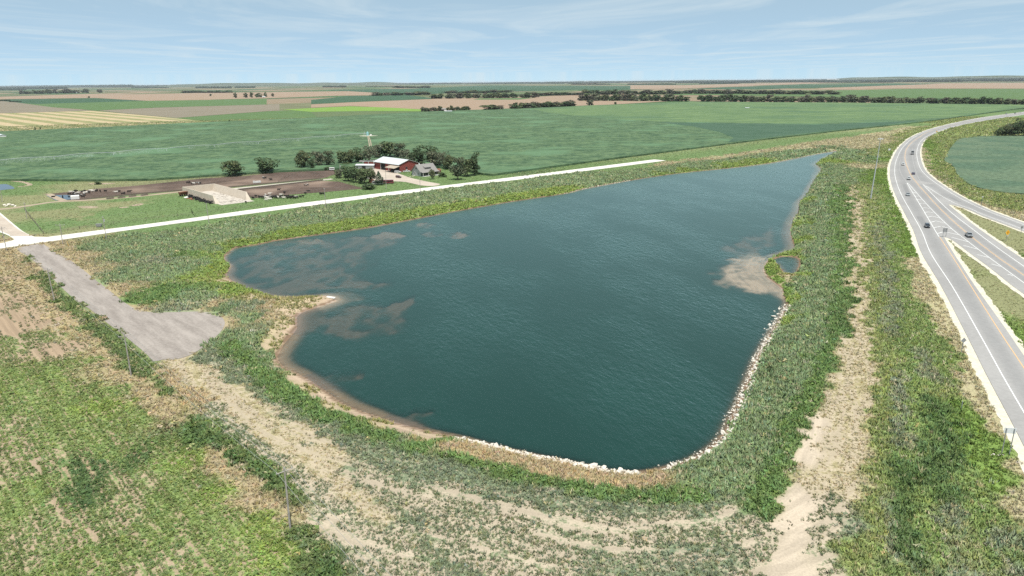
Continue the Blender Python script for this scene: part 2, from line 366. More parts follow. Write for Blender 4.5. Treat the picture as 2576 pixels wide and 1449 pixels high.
# ------------------------------------------------------------------ vegetation palette and survey of cover
#            plant colour          soil colour           cover dens  h    w   leafy straw
CL = {
 'crop':    ((.172, .228, .080), (.325, .252, .172), .91, 1.00, .40, .46, 1, .00),
 'cropb':   ((.195, .262, .072), (.330, .258, .178), .90, 1.00, .42, .50, 1, .00),
 'cropd':   ((.100, .155, .062), (.320, .240, .160), .84, 1.00, .50, .55, 1, .00),
 'crops':   ((.160, .210, .080), (.340, .265, .185), .80, 0.85, .36, .45, 1, .00),
 'soil':    ((.135, .155, .075), (.285, .212, .145), .48, 0.45, .30, .40, 1, .05),
 'weed':    ((.130, .178, .070), (.340, .270, .180), .86, 0.95, 0.6, .75, .5, .06),
 'weedd':   ((.102, .158, .060), (.300, .240, .150), .93, 1.00, 0.7, .85, .6, .00),
 'straw':   ((.300, .245, .140), (.370, .300, .200), .75, 0.70, 0.36, .50, 0, .70),
 'stub':    ((.270, .235, .130), (.385, .325, .235), .66, 0.60, 0.22, .36, 0, .70),
 'orange':  ((.360, .275, .160), (.320, .230, .130), .92, 1.00, 0.42, .50, 0, .60),
 'tall':    ((.190, .255, .130), (.230, .230, .130), .97, 1.00, 0.62, .75, .1, .10),
 'tallg':   ((.205, .240, .145), (.310, .265, .185), .85, 0.95, 0.6, .70, .1, .18),
 'lush':    ((.135, .210, .075), (.170, .180, .080), .98, 1.00, 0.65, .75, .3, .02),
 'dark':    ((.112, .172, .066), (.150, .150, .070), .97, 1.00, 0.8, .85, .2, .01),
 'yg':      ((.200, .268, .075), (.190, .210, .065), .98, 1.00, 0.6, .75, .4, .02),
 'sparse':  ((.155, .185, .105), (.375, .318, .240), .64, 0.85, 0.34, .40, .3, .06),
 'sparseg': ((.160, .192, .118), (.365, .310, .232), .78, 0.95, 0.38, .48, .3, .08),
 'bare':    ((.140, .150, .075), (.410, .345, .268), .12, 0.15, .30, .35, .4, .05),
 'mown':    ((.120, .180, .070), (.125, .150, .065), .92, 0.50, .14, .28, 0, .03),
 'mownt':   ((.200, .205, .105), (.200, .185, .110), .85, 0.45, .14, .28, 0, .15),
 'olive':   ((.228, .275, .102), (.205, .212, .105), .95, 0.95, 0.48, .60, 0, .12),
 'verge':   ((.200, .268, .095), (.210, .200, .100), .96, 0.95, 0.5, .62, .1, .07),
 'bright':  ((.150, .225, .058), (.160, .190, .070), .98, 0.75, 0.35, .50, 0, .00),
 'tan':     ((.340, .305, .180), (.340, .285, .190), .75, 0.70, 0.32, .45, 0, .30),
 'sand':    ((.210, .190, .085), (.370, .280, .205), .12, 0.10, .30, .40, .3, .10),
 'sandy':   ((.225, .225, .085), (.380, .305, .205), .60, 0.70, .50, .45, .1, .25),
}
CP = {
 'crop': [(250, 905), (100, 950), (200, 1000), (30, 1000), (350, 1050), (420, 1140), (300, 1150), (230, 1090), (100, 1230), (450, 1250), (550, 1320), (250, 1400), (600, 1400), (520, 1210), (20, 1300), (150, 1080), (300, 980), (480, 1330), (360, 1370), (160, 1440)],
 'cropb': [(680, 1390), (650, 1320), (560, 1230), (470, 1150), (260, 1030)], 'cropd': [(200, 1255), (185, 1195), (240, 1190), (330, 1150)],
 'crops': [(150, 845), (60, 860), (12, 1090), (60, 1170), (300, 1280), (90, 1380), (400, 1420), (15, 1430), (330, 1220), (210, 1320), (100, 1300)],
 'soil': [(40, 700), (110, 770), (20, 760), (60, 800), (10, 830), (130, 800), (180, 870)],
 'straw': [(40, 650), (95, 700), (175, 790), (215, 815), (440, 1022), (600, 1185), (640, 1245), (745, 1290), (180, 650), (205, 690), (265, 735), (320, 778), (560, 815), (525, 770), (30, 625), (680, 765), (690, 800), (130, 625), (160, 640), (300, 905)],
 'weed': [(135, 745), (290, 880), (330, 930), (360, 895), (400, 980), (470, 1045), (560, 1080), (620, 1130), (680, 1195), (700, 1255), (230, 850), (255, 860), (760, 1340), (800, 1385), (300, 920), (180, 760), (60, 660), (90, 645)],
 'weedd': [(590, 1100), (650, 1165), (350, 930), (845, 1430), (730, 1270), (270, 870)],
 'stub': [(430, 925), (480, 950), (550, 1000), (600, 1040), (700, 1105), (760, 1150), (520, 965), (830, 1190), (2150, 720), (2150, 760), (2130, 820), (2120, 900), (2180, 850), (2170, 960), (2100, 1000), (2160, 1080), (2020, 1210), (2120, 1190), (2070, 1170), (2100, 1110), (450, 900), (470, 935), (520, 985), (640, 1060), (680, 1082), (740, 1130), (790, 1168), (860, 1215), (2140, 520), (2155, 560), (2165, 610), (2160, 660), (2165, 700), (2150, 790), (2160, 840), (2150, 900), (2130, 950), (2150, 1000), (2110, 1050), (2130, 1130), (2080, 1210), (2050, 1180), (2150, 1240), (610, 1020), (575, 985)],
 'orange': [(1290, 1162), (1350, 1172), (1420, 1187), (1500, 1202), (1560, 1212), (1220, 1146), (1640, 1208), (500, 1000), (1160, 1128)],
 'tall': [(250, 620), (350, 640), (450, 600), (300, 690), (400, 690), (480, 670), (500, 745), (560, 775), (620, 805), (600, 860), (560, 860), (350, 600), (500, 630), (700, 560), (900, 530), (1100, 505), (1300, 473), (1500, 448), (1700, 418), (1880, 397), (600, 595), (800, 552), (540, 600),
          (2080, 420), (2045, 490), (2060, 600), (2080, 690), (2060, 790), (2120, 650), (2000, 870), (1970, 960), (1930, 1050), (1890, 1120), (1840, 1190), (2110, 500), (2125, 430), (2090, 560), (2070, 860), (2030, 930), (1990, 1040), (1780, 1200), (2095, 610), (2150, 400), (1980, 1120), (1970, 1150), (2085, 650), (2100, 460), (1940, 1000), (1860, 1140), (2120, 390), (1950, 392), (2050, 378), (2200, 385), (2180, 395)],
 'tallg': [(560, 915), (590, 935), (400, 655), (660, 830), (620, 770), (1200, 488), (1000, 515), (1400, 459), (2100, 545), (2110, 590), (1000, 1110), (470, 770), (430, 775)],
 'lush': [(430, 735), (365, 757), (650, 905), (640, 960), (700, 1005), (760, 1045), (830, 1060), (720, 980), (1350, 1200), (1450, 1217), (1250, 1180), (1530, 1232), (1620, 1240), (2110, 720), (2050, 900), (2020, 1000), (1960, 1070), (1100, 1105), (1150, 1145), (480, 640), (2125, 690), (2085, 870), (2040, 985), (2000, 1090), (2065, 930), (600, 885), (690, 985), (800, 1055), (870, 1085), (2105, 610), (2110, 560)],
 'dark': [(2000, 1060), (2090, 800), (2110, 760), (2350, 1110), (2320, 1200), (2400, 1250), (2280, 1270), (2340, 1040), (860, 1390), (2120, 790)],
 'yg': [(560, 640), (548, 690), (555, 670), (620, 735), (700, 583), (900, 557), (1100, 529), (1300, 497), (640, 605), (600, 615), (800, 570), (1000, 544), (1200, 513), (1650, 432), (1830, 413), (2030, 560), (2022, 600), (2020, 640), (2025, 690), (2012, 745), (2060, 440), (2045, 500), (1995, 800), (1700, 426), (1900, 405), (1400, 482), (590, 720), (2075, 405)],
 'sparse': [(900, 1200), (1100, 1255), (1300, 1285), (950, 1350), (1000, 1400), (1500, 1320), (1700, 1300), (1800, 1320), (1200, 1350), (1400, 1380), (1600, 1350), (1900, 1330), (800, 1230), (860, 1290), (1100, 1420), (700, 1040), (780, 1120), (1600, 1290), (1350, 1320), (1820, 1280), (1000, 1290), (960, 1230), (1150, 1310), (1450, 1290), (1250, 1400), (1550, 1380)],
 'sparseg': [(1000, 1150), (1100, 1180), (1200, 1215), (900, 1100), (1050, 1215), (820, 1080), (1700, 1390), (1750, 1420), (1500, 1400), (600, 955), (660, 1010), (1300, 1240), (1650, 1420), (1850, 1400), (730, 1060), (2130, 1320), (1050, 1300), (1400, 1240), (1600, 1270), (1750, 1280), (1550, 1440), (980, 1180)],
 'bare': [(2060, 1060), (2040, 1110), (2030, 1290), (2000, 1335), (1985, 1400), (1980, 1440), (2020, 1250), (2045, 1360)],
 'mown': [(150, 560), (100, 520), (250, 540), (350, 520), (80, 480), (420, 510), (300, 500), (1100, 460), (1250, 450), (1150, 440), (1050, 478), (300, 570), (600, 530), (700, 510), (850, 495), (900, 512), (1200, 478), (1450, 442), (500, 560), (400, 572), (1600, 420), (60, 465), (1000, 480), (700, 532), (1310, 455), (640, 510)],
 'mownt': [(200, 478), (160, 470), (250, 500), (70, 540), (45, 520), (300, 515), (200, 545), (350, 480), (240, 582), (60, 500), (2450, 560), (2500, 590), (2550, 620), (2430, 660), (2480, 710), (2540, 770), (2420, 538), (2470, 580), (2400, 630), (2510, 740)],
 'olive': [(2250, 520), (2205, 560), (2240, 720), (2220, 900), (2250, 800), (2180, 470), (2200, 640), (2450, 330), (2370, 345), (2360, 440), (2430, 485), (2500, 505), (2550, 520), (2280, 360), (2300, 330), (2450, 1410), (2400, 1000), (2150, 1400), (2250, 1310), (2190, 700), (2560, 320), (2450, 480), (2350, 395), (2215, 880), (2225, 1080), (2210, 610), (2230, 680), (2330, 1000), (2230, 950), (2440, 430), (2380, 470), (2340, 360), (2210, 530), (2240, 1250)],
 'verge': [(2280, 850), (2350, 900), (2300, 1000), (2250, 1090), (2270, 940), (2350, 1350), (2500, 1300), (2250, 1430), (2300, 560), (2240, 440), (2225, 480), (2500, 640), (2230, 620), (2540, 1400), (2310, 770), (2200, 1000), (2400, 1340), (2270, 680), (2215, 800), (2225, 1000), (2230, 1200), (2210, 740), (2240, 560), (2230, 500), (2280, 1150), (2280, 780)],
 'bright': [(2450, 1080), (2500, 1160), (2480, 1220), (2430, 780), (2480, 830), (2400, 700), (2360, 362), (2340, 420), (2230, 400), (2255, 385), (2390, 905)],
 'tan': [(2150, 470), (2140, 530), (2150, 590), (2152, 640), (2165, 680), (1800, 402), (1900, 383), (1660, 415), (2100, 357), (2200, 340), (2000, 368), (2180, 372), (2330, 318), (2300, 650), (2370, 780), (2180, 920), (2550, 1260), (2180, 1140), (2200, 1210), (2330, 395), (2345, 440), (2400, 488), (2560, 1180), (2430, 950), (2250, 350), (2170, 420), (1750, 400), (2185, 800), (2050, 362), (1950, 377), (2150, 347), (2240, 331), (2260, 345), (1850, 396)],
 'sand': [(700, 885), (690, 910), (745, 945), (735, 820), (830, 757), (790, 762), (800, 990), (900, 1035), (1000, 1075), (755, 787), (1080, 1098), (1930, 690), (1940, 655), (570, 690), (1962, 705)],
 'sandy': [(690, 830), (715, 800), (680, 860), (720, 760), (650, 750), (700, 755), (770, 757), (690, 940), (760, 975), (830, 1025), (940, 1072), (1050, 1100), (1945, 680), (1960, 690), (820, 1010), (880, 1050)],
}
BOOST = {}
# bands of one cover that follow the shore, the trail, the verge or the drilled rows
CB = [
 ('stub', [(2150, 480), (2143, 540), (2150, 600), (2158, 660), (2150, 740), (2150, 820), (2140, 900), (2125, 1000), (2100, 1100), (2075, 1180), (2050, 1235)]),
 ('stub', [(2160, 740), (2172, 800), (2176, 900), (2175, 1000), (2160, 1100), (2130, 1190), (2110, 1230)]), ('bare', [(2068, 1050), (2045, 1105), (2032, 1160)]), ('bare', [(2040, 1260), (2012, 1330), (1990, 1400), (1978, 1460)]), ('bare', [(2020, 1270), (1995, 1340), (1960, 1449)]),
 ('sparse', [(2090, 1250), (2060, 1320), (2040, 1400)]), ('sparse', [(1940, 1330), (1925, 1400), (1910, 1460)]),
 ('lush', [(2118, 470), (2115, 560), (2126, 640), (2126, 720), (2112, 790), (2088, 860), (2058, 940), (2028, 1010), (1998, 1080), (1970, 1150), (1945, 1220), (1915, 1290)]), ('dark', [(2122, 740), (2105, 830)]),
 ('tall', [(2085, 420), (2075, 500), (2075, 600), (2080, 680), (2060, 780), (2035, 860), (2000, 940), (1965, 1020), (1930, 1090), (1895, 1150), (1850, 1200), (1780, 1225)]), ('tall', [(2050, 560), (2050, 640), (2040, 760), (2000, 880), (1945, 985), (1900, 1080), (1855, 1140)]),
 ('olive', [(2190, 470), (2192, 560), (2198, 650), (2203, 740), (2208, 830), (2212, 920), (2215, 1010), (2216, 1100), (2215, 1200), (2215, 1300), (2200, 1400)]), ('verge', [(2215, 470), (2235, 560), (2250, 660), (2262, 740), (2275, 830), (2290, 920), (2305, 1010), (2322, 1100)]),
 ('bright', [(2228, 430), (2238, 500), (2262, 570), (2290, 640)]), ('tan', [(2300, 660), (2330, 730), (2372, 810), (2410, 890), (2450, 985), (2490, 1070)]), ('verge', [(2330, 800), (2370, 890), (2400, 960)]), ('bright', [(2425, 1020), (2460, 1090), (2490, 1160), (2515, 1230)]), ('tan', [(2545, 1230), (2560, 1290)]),
 ('dark', [(2335, 1010), (2345, 1080), (2362, 1150), (2340, 1215), (2400, 1260)]), ('dark', [(2262, 1150), (2258, 1260), (2270, 1400)]), ('verge', [(2300, 1220), (2340, 1300), (2370, 1400)]), ('verge', [(2440, 1200), (2470, 1300), (2500, 1400)]), ('olive', [(2420, 1330), (2440, 1430)]),
 ('straw', [(30, 640), (90, 705), (135, 765), (190, 818), (250, 872), (301, 932), (351, 957), (400, 1000), (451, 1036), (483, 1052)]), ('weed', [(100, 690), (165, 765), (225, 822), (301, 890), (371, 937), (401, 968), (431, 997)]),
 ('stub', [(426, 925), (501, 972), (601, 1037), (702, 1097), (802, 1170), (902, 1237), (980, 1290)]), ('stub', [(480, 918), (577, 967), (677, 1030), (752, 1077), (850, 1140)]), ('orange', [(410, 935), (470, 975), (520, 1010)]), ('sparse', [(520, 1030), (652, 1132), (727, 1192), (802, 1262), (902, 1352), (960, 1440)]),
 ('sparse', [(760, 1290), (840, 1340), (900, 1420)]), ('weedd', [(490, 1062), (551, 1105), (626, 1170), (682, 1232)]), ('weed', [(530, 1065), (600, 1120), (680, 1190), (740, 1250)]), ('straw', [(560, 1135), (605, 1185), (650, 1240), (720, 1272), (758, 1300)]),
 ('sparseg', [(526, 890), (601, 957), (677, 1017), (777, 1077), (877, 1127), (980, 1160)]), ('lush', [(577, 872), (652, 930), (727, 992), (827, 1045), (927, 1087), (1053, 1135)]), ('tall', [(600, 850), (650, 880), (690, 940)]),
 ('sparseg', [(1053, 1165), (1250, 1235), (1450, 1272), (1650, 1275), (1800, 1275)]), ('sparse', [(950, 1220), (1150, 1300), (1350, 1330), (1600, 1320), (1800, 1320), (1900, 1310)]), ('sparse', [(1000, 1340), (1200, 1390), (1400, 1420)]), ('sparseg', [(852, 1182), (1000, 1292), (1100, 1400), (1150, 1450)]),
 ('orange', [(1130, 1118), (1200, 1140), (1300, 1165), (1400, 1187), (1500, 1205), (1600, 1213)]), ('lush', [(1150, 1150), (1300, 1192), (1400, 1213), (1500, 1229), (1620, 1242), (1740, 1240)]),
 ('tallg', [(2214, 560), (2224, 660), (2234, 760), (2240, 830)]), ('tallg', [(2258, 950), (2273, 1040), (2284, 1110)]), ('tallg', [(2300, 880), (2325, 950)]), ('tallg', [(2225, 1240), (2240, 1330), (2245, 1420)]), ('tallg', [(2400, 1290), (2425, 1380), (2440, 1449)]), ('tallg', [(2500, 1340), (2540, 1420)]),
 ('bright', [(1934, 676), (1946, 694), (1962, 708), (1974, 722)]), ('yg', [(1935, 662), (1960, 650), (1990, 640)]),
 ('tan', [(1660, 413), (1800, 399), (2000, 366), (2150, 345), (2300, 317)]), ('tan', [(2020, 375), (2180, 371), (2250, 354)]), ('mown', [(1500, 428), (1660, 405), (1850, 382), (2050, 352), (2200, 333), (2330, 312)]), ('tall', [(1700, 419), (1900, 393), (2100, 371), (2160, 385)]), ('olive', [(2190, 390), (2240, 368), (2300, 337), (2400, 306)]),
 ('tan', [(2322, 372), (2326, 410), (2345, 445), (2390, 484), (2450, 512), (2560, 550)]), ('bright', [(2340, 355), (2345, 400), (2360, 430)]), ('olive', [(2375, 350), (2365, 400), (2395, 455), (2440, 483), (2560, 518)]), ('olive', [(2420, 495), (2500, 512)]), ('olive', [(2350, 340), (2440, 320), (2560, 303)]),
 ('yg', [(700, 585), (900, 559), (1100, 530), (1300, 498), (1440, 478)]), ('tall', [(620, 590), (800, 556), (1000, 520), (1200, 490), (1400, 461), (1600, 436), (1750, 414)]), ('tall', [(420, 600), (700, 548), (900, 517), (1100, 488), (1300, 460), (1500, 437)]),
]
CNAMES = list(CL); PAR = np.array([[*(np.array(CL[n][0]) * BOOST.get(n, 1.0)), *CL[n][1], *CL[n][2:]] for n in CNAMES])
_cp_xy, _cp_id = [], []
for n in CNAMES:
    for p in CP.get(n, []): _cp_xy.append(W(*p)); _cp_id.append(CNAMES.index(n))
_cp_xy = np.array(_cp_xy, dtype=np.float32); _cp_par = PAR[_cp_id + [CNAMES.index(n) for n, P in CB]].astype(np.float32)
_cb = [WL(P).astype(np.float32) for n, P in CB]
def cover(Q):
    """ground cover parameters at points Q: plant rgb, soil rgb, cover, density, height, width, leafy, straw"""
    out = np.zeros((len(Q), PAR.shape[1]))
    dist = np.hypot(Q[:, 0], Q[:, 1]); amp = np.clip(dist / 130.0, .5, 4.0)
    wx = (fbm(Q, 9, 11, 3) - .5) * 3.4 + (fbm(Q, 2.2, 31, 2) - .5) * 4; wy = (fbm(Q, 9, 21, 3) - .5) * 3.4 + (fbm(Q, 2.2, 41, 2) - .5) * 4
    Qw = (Q + np.stack([wx * amp, wy * amp], 1)).astype(np.float32)
    for s in range(0, len(Q), 40000):
        q = Qw[s:s + 40000]
        d2 = (q[:, :1] - _cp_xy[None, :, 0]) ** 2 + (q[:, 1:] - _cp_xy[None, :, 1]) ** 2
        band = np.empty((len(q), len(_cb)), np.float32)
        for k, A in enumerate(_cb):
            a, ab = A[:-1], np.diff(A, axis=0); ex, ey = q[:, :1] - a[:, 0], q[:, 1:] - a[:, 1]
            t = np.clip((ex * ab[:, 0] + ey * ab[:, 1]) / ((ab * ab).sum(1) + 1e-9), 0, 1); ex -= t * ab[:, 0]; ey -= t * ab[:, 1]; band[:, k] = (ex * ex + ey * ey).min(1)
        d2 = np.concatenate([d2, band], 1)
        w = 1.0 / (d2 + 1.0) ** 3; w /= w.sum(1)[:, None]
        out[s:s + 40000] = w @ _cp_par
    return out

# ------------------------------------------------------------------ terrain
def pond_d(Q): return sdf(Q, POND[::3], 40.0)
def shelf_width(Q):
    pts = [(700, 920, 3.6), (745, 830, 3.4), (760, 780, 4), (900, 1030, 3.6), (1000, 1065, 3.0), (830, 757, 5.0), (1080, 1092, 1.2), (1300, 1130, .5), (1600, 1187, .5), (1860, 1000, .8), (1970, 780, .8),
           (1960, 720, 3.5), (600, 700, 3.0), (720, 750, 4.0), (566, 650, 1.2), (760, 596, .8), (1270, 510, .8), (1700, 437, .8), (2000, 560, 4.0), (2040, 470, 3.0), (2066, 425, 5.0), (1990, 610, 4.0)]
    xy = WL(pts, ZW); v = np.array([p[2] for p in pts]); d2 = (Q[:, :1] - xy[None, :, 0]) ** 2 + (Q[:, 1:] - xy[None, :, 1]) ** 2
    w = 1 / (d2 + 4) ** 2; return (w * v).sum(1) / w.sum(1)
def flatness(Q):
    """0 where the ground must stay flat (roads, farm, crop land), 1 on open banks and verges"""
    f = smooth01((np.minimum(sdf(Q, HWBAND, 30), sdf(Q, CULDESAC, 30)) - 4) / 8)
    g = (Q - GR_C[0]) @ np.array([-_d[1], _d[0]])
    return f * smooth01((-g - 6) / 10)
def ground_z(Q):
    d = pond_d(Q); dl = sdf(Q, LAGOON, 30.0); z = np.zeros(len(Q)); near = d < 39
    fl = flatness(Q)
    z += fl * (fbm(Q, 22, 5, 3) - .5) * .9
    run = 7.0
    dd = np.minimum(d, np.where(d > 0, dl, 99))
    k = smooth01(dd / run); bank = (dd >= 0) & (dd < run)
    z[bank] = (ZW + .02) * (1 - k[bank]) + z[bank] * k[bank] + .25 * np.minimum(dd[bank], 1) * (1 - k[bank])
    ins = d < 0
    if ins.any():
        q = Q[ins]; di = -d[ins]; sw = shelf_width(q)
        dep = .09 * np.minimum(di, sw) + .55 * np.maximum(di - sw, 0)
        sb = sdf(q, SANDBAR, 12) + (fbm(q, 5, 3, 3) - .5) * 9
        dep = np.where(sb < 4, np.minimum(dep, .055 + .5 * smooth01(sb / 5 + .6) + .8 * np.maximum(fbm(q, 2.5, 8, 3) - .55, 0) + np.maximum(sb, 0) * .5), dep)
        sb = sdf(q, SPITBAR, 12) + (fbm(q, 3, 4, 3) - .5) * 4
        dep = np.where(sb < 3, np.minimum(dep, .30 + np.maximum(sb, 0) * .4 + .3 * fbm(q, 2, 14, 2)), dep)
        for i, A in enumerate(ALGAE):
            sc = max(1.5, np.ptp(A[:, 0]) * .12); sb = sdf(q, A, 15) + (fbm(q, sc * 3, 50 + i, 4) - .5) * sc * 3.5
            lvl = .33 if i >= len(ALGAE) - 2 else .60 if i == 1 else .30 if i not in (2, 6, 7, 8) else .16
            dep = np.where(sb < sc, np.minimum(dep, lvl + 1.2 * np.maximum(fbm(q * [1, .5], 3.2, 60 + i, 4) - .5, 0) * 2 + np.maximum(sb, 0) / sc * 1.2), dep)
        z[ins] = ZW - np.minimum(dep, 4.5)
    li = dl < 0; z[li] = ZW - np.minimum(.35 * -dl[li], .9)
    return z

# ------------------------------------------------------------------ materials of the land
def foliage_mat(name, attr='col', up=0.6, trans=0.25, rough=True):
    g = G(name); c = g.attr(attr)
    nrm = g.node('ShaderNodeNewGeometry').outputs['Normal']
    s = g.node('ShaderNodeVectorMath', {0: g.node('ShaderNodeVectorMath', {0: nrm, 1: (1 - up,) * 3}, operation='MULTIPLY').outputs[0], 1: (0, 0, up)}, operation='ADD').outputs[0]
    s = g.node('ShaderNodeVectorMath', {0: s}, operation='NORMALIZE').outputs[0]
    d = g.node('ShaderNodeBsdfDiffuse', {'Color': c, 'Normal': s}); t = g.node('ShaderNodeBsdfTranslucent', {'Color': c})
    return g.done(g.node('ShaderNodeMixShader', {0: trans, 1: d.outputs[0], 2: t.outputs[0]}))
M_TUFT = foliage_mat('grass_blades', 'col', .62, .2)
M_LEAF = foliage_mat('tree_leaves', 'col', .25, .22)

def ground_mat():
    g = G('ground_soil_and_cover'); v = g.coord()
    veg, soil, cov, far = g.attr('veg'), g.attr('soil'), g.attr('cov', 'Fac'), g.attr('far', 'Fac')
    n1 = g.noise(v, 0.55, 4, 0.62); n2 = g.noise(v, 2.6, 3, 0.65)
    xy = g.node('ShaderNodeSeparateXYZ', {0: v}); along = g.math('MULTIPLY', g.math('ADD', xy.outputs[0], xy.outputs[1]), .05)
    n3 = g.noise(g.node('ShaderNodeCombineXYZ', {0: g.attr('rowc', 'Fac'), 1: along, 2: g.math('MULTIPLY', xy.outputs[0], .05)}).outputs[0], 1.15, 2, 0.6)   # drill rows and mower swaths
    k = g.math('ADD', g.math('ADD', g.math('MULTIPLY', n1, .34), g.math('MULTIPLY', n2, .30)), g.math('MULTIPLY', n3, .36))
    k = g.remap(k, .32, .68, 0, 1, False)
    th = g.math('SUBTRACT', 1.0, cov)
    mask = g.node('ShaderNodeMapRange', {0: g.math('SUBTRACT', k, th), 1: -.14, 2: .14}, interpolation_type='SMOOTHSTEP').outputs[0]
    vv = g.remap(g.noise(v, 1.7, 4, .65), .25, .75, .62, 1.3); sv = g.math('MULTIPLY', g.remap(g.noise(v, 3.3, 4, .65), .25, .75, .86, 1.12), g.remap(n3, .36, .64, .87, 1.09))
    vegc = g.node('ShaderNodeVectorMath', {0: veg, 1: vv}, operation='MULTIPLY').outputs[0]
    soilc = g.node('ShaderNodeVectorMath', {0: soil, 1: sv}, operation='MULTIPLY').outputs[0]
    near = g.mix(mask, soilc, vegc)
    # far farmland: section-line patchwork of crops, pasture and stubble
    r = g.mapping(v, (1 / 760.0, 1 / 390.0, 1), (0, 0, AX), (.37, .21, 0))
    cell = g.node('ShaderNodeTexWhiteNoise', {'Vector': g.node('ShaderNodeVectorMath', {0: r}, operation='FLOOR').outputs[0]}, noise_dimensions='2D').outputs[0]
    pal = g.ramp(cell, [(0, (.045, .085, .040)), (.17, (.060, .110, .045)), (.3, (.10, .115, .055)), (.42, (.075, .105, .045)), (.55, (.20, .155, .105)), (.68, (.235, .175, .12)), (.8, (.13, .135, .075)), (.92, (.065, .10, .05))])
    pal.node.color_ramp.interpolation = 'CONSTANT'
    pal = g.node('ShaderNodeVectorMath', {0: pal, 1: g.remap(g.noise(v, .012, 5, .6), .25, .75, .82, 1.18)}, operation='MULTIPLY').outputs[0]
    col = g.mix(far, near, pal)
    b = g.bump(n2, .35, .15)
    return g.done(g.principled(col, .95, .1, normal=b))
M_GROUND = ground_mat()

def water_mat():
    g = G('pond_water'); v = g.coord(); dep = g.attr('depth', 'Fac')
    rp = g.mapping(v, (1.0, .42, 1), (0, 0, .35))
    w1 = g.noise(rp, .85, 3, .55, .3); w2 = g.noise(g.mapping(v, (1.0, .5, 1), (0, 0, .2)), 2.4, 2, .5); w3 = g.noise(g.mapping(v, (1.0, .45, 1), (0, 0, .3)), .028, 5, .62)
    calm = g.remap(w3, .38, .60, .22, 1.1)
    w0 = g.noise(g.mapping(v, (1.0, .38, 1), (0, 0, .28)), .38, 2, .5, .4)
    h = g.math('ADD', g.math('ADD', g.math('MULTIPLY', w1, .62), g.math('MULTIPLY', w2, .25)), g.math('MULTIPLY', w0, .34))
    nrm = g.node('ShaderNodeBump', {'Height': h, 'Strength': g.math('MULTIPLY', calm, .95), 'Distance': .55}).outputs[0]
    body = g.mix(g.remap(w3, .35, .7), (.0056, .0285, .0235), (.0084, .0370, .0310))
    d = g.node('ShaderNodeBsdfDiffuse', {'Color': body, 'Normal': nrm}); t = g.node('ShaderNodeBsdfTransparent', {'Color': (.87, .85, .80)})
    al = g.math('SUBTRACT', 1.0, g.math('POWER', 2.718, g.math('MULTIPLY', dep, -2.1)))
    base = g.node('ShaderNodeMixShader', {0: al, 1: t.outputs[0], 2: d.outputs[0]})
    gl = g.node('ShaderNodeBsdfGlossy', {'Color': (.71, .86, .84, 1), 'Roughness': .34, 'Normal': nrm})
    fr = g.node('ShaderNodeFresnel', {'IOR': 1.33, 'Normal': nrm})
    return g.done(g.node('ShaderNodeMixShader', {0: fr.outputs[0], 1: base.outputs[0], 2: gl.outputs[0]}))
M_WATER = water_mat()

def road_mat(name, c1, c2, rough=.85, s1=.08, s2=1.6, stretch=(1, 1, 1), rot=0.0, streak=.2):
    g = G(name); v = g.coord(); v1 = g.mapping(v, stretch, (0, 0, rot))
    n1 = g.noise(v1, s1, 5, .65); n2 = g.noise(v, s2, 4, .6)
    k = g.math('ADD', g.math('MULTIPLY', n1, .65), g.math('MULTIPLY', n2, .35))
    return g.done(g.principled(g.mix(g.remap(k, .5 - streak, .5 + streak), (*c1,), (*c2,)), rough, .2))
M_CUL = road_mat('worn_asphalt', (.195, .170, .152), (.312, .277, .250), .9, .22, 1.4, (.3, 1.6, 1), AX, .17)
M_GRAVEL = road_mat('white_crushed_limestone', (.50, .475, .42), (.62, .60, .55), .95, .1, 1.2)
M_DIRTROAD = road_mat('tan_gravel', (.34, .285, .235), (.44, .38, .32), .95, .1, 1.0)
M_SHOULDER = road_mat('pale_shoulder_gravel', (.42, .385, .30), (.58, .55, .46), .95, .5, 2.5)
def highway_mat():
    g = G('highway_asphalt'); v = g.coord(); n = g.noise(v, .9, 4, .65); n2 = g.noise(v, .03, 4, .6); w = g.attr('wear', 'Fac')
    col = g.mix(g.remap(n2, .3, .7), (.242, .235, .229), (.290, .282, .274)); col = g.mix(g.remap(w, 0, 1, 0, .55, False), col, (.182, .181, .182))
    col = g.node('ShaderNodeVectorMath', {0: col, 1: g.remap(n, .25, .75, .93, 1.07)}, operation='MULTIPLY').outputs[0]
    return g.done(g.principled(col, .85, .2))
M_HWY = highway_mat()
M_WHITE = simple('white_road_paint', (.62, .62, .61), .6, var=.05); M_YELLOW = simple('yellow_road_paint', (.55, .36, .19), .6, var=.05)
M_DIRT = field_mat('feedlot_dirt', (.055, .039, .031), (.125, .088, .070), .07, (1, 1, 1), 0, .5, .20, (.24, .175, .135))
M_PATH = field_mat('packed_dirt', (.27, .21, .155), (.36, .29, .22), .2, (1, 1, 1), 0, 1.0)
M_CONC = field_mat('weathered_concrete', (.36, .32, .275), (.47, .43, .38), .25, (1, 1, 1), 0, 1.2)

CROPEDGE = WL(RB([(-200, 250), (0, 370), (120, 400), (220, 500), (330, 620), (460, 760), (640, 880), (760, 980), (880, 1090), (960, 1200), (1040, 1330)]) + RB([(800, 290), (960, 440), (1130, 570), (1300, 780), (1540, 1060), (1760, 1300), (1900, 1500)], 1.99, 0, 1000))
CROPLEFT = np.vstack([CROPEDGE, WL([(900, 1700), (-400, 1700), (-300, 700)])])
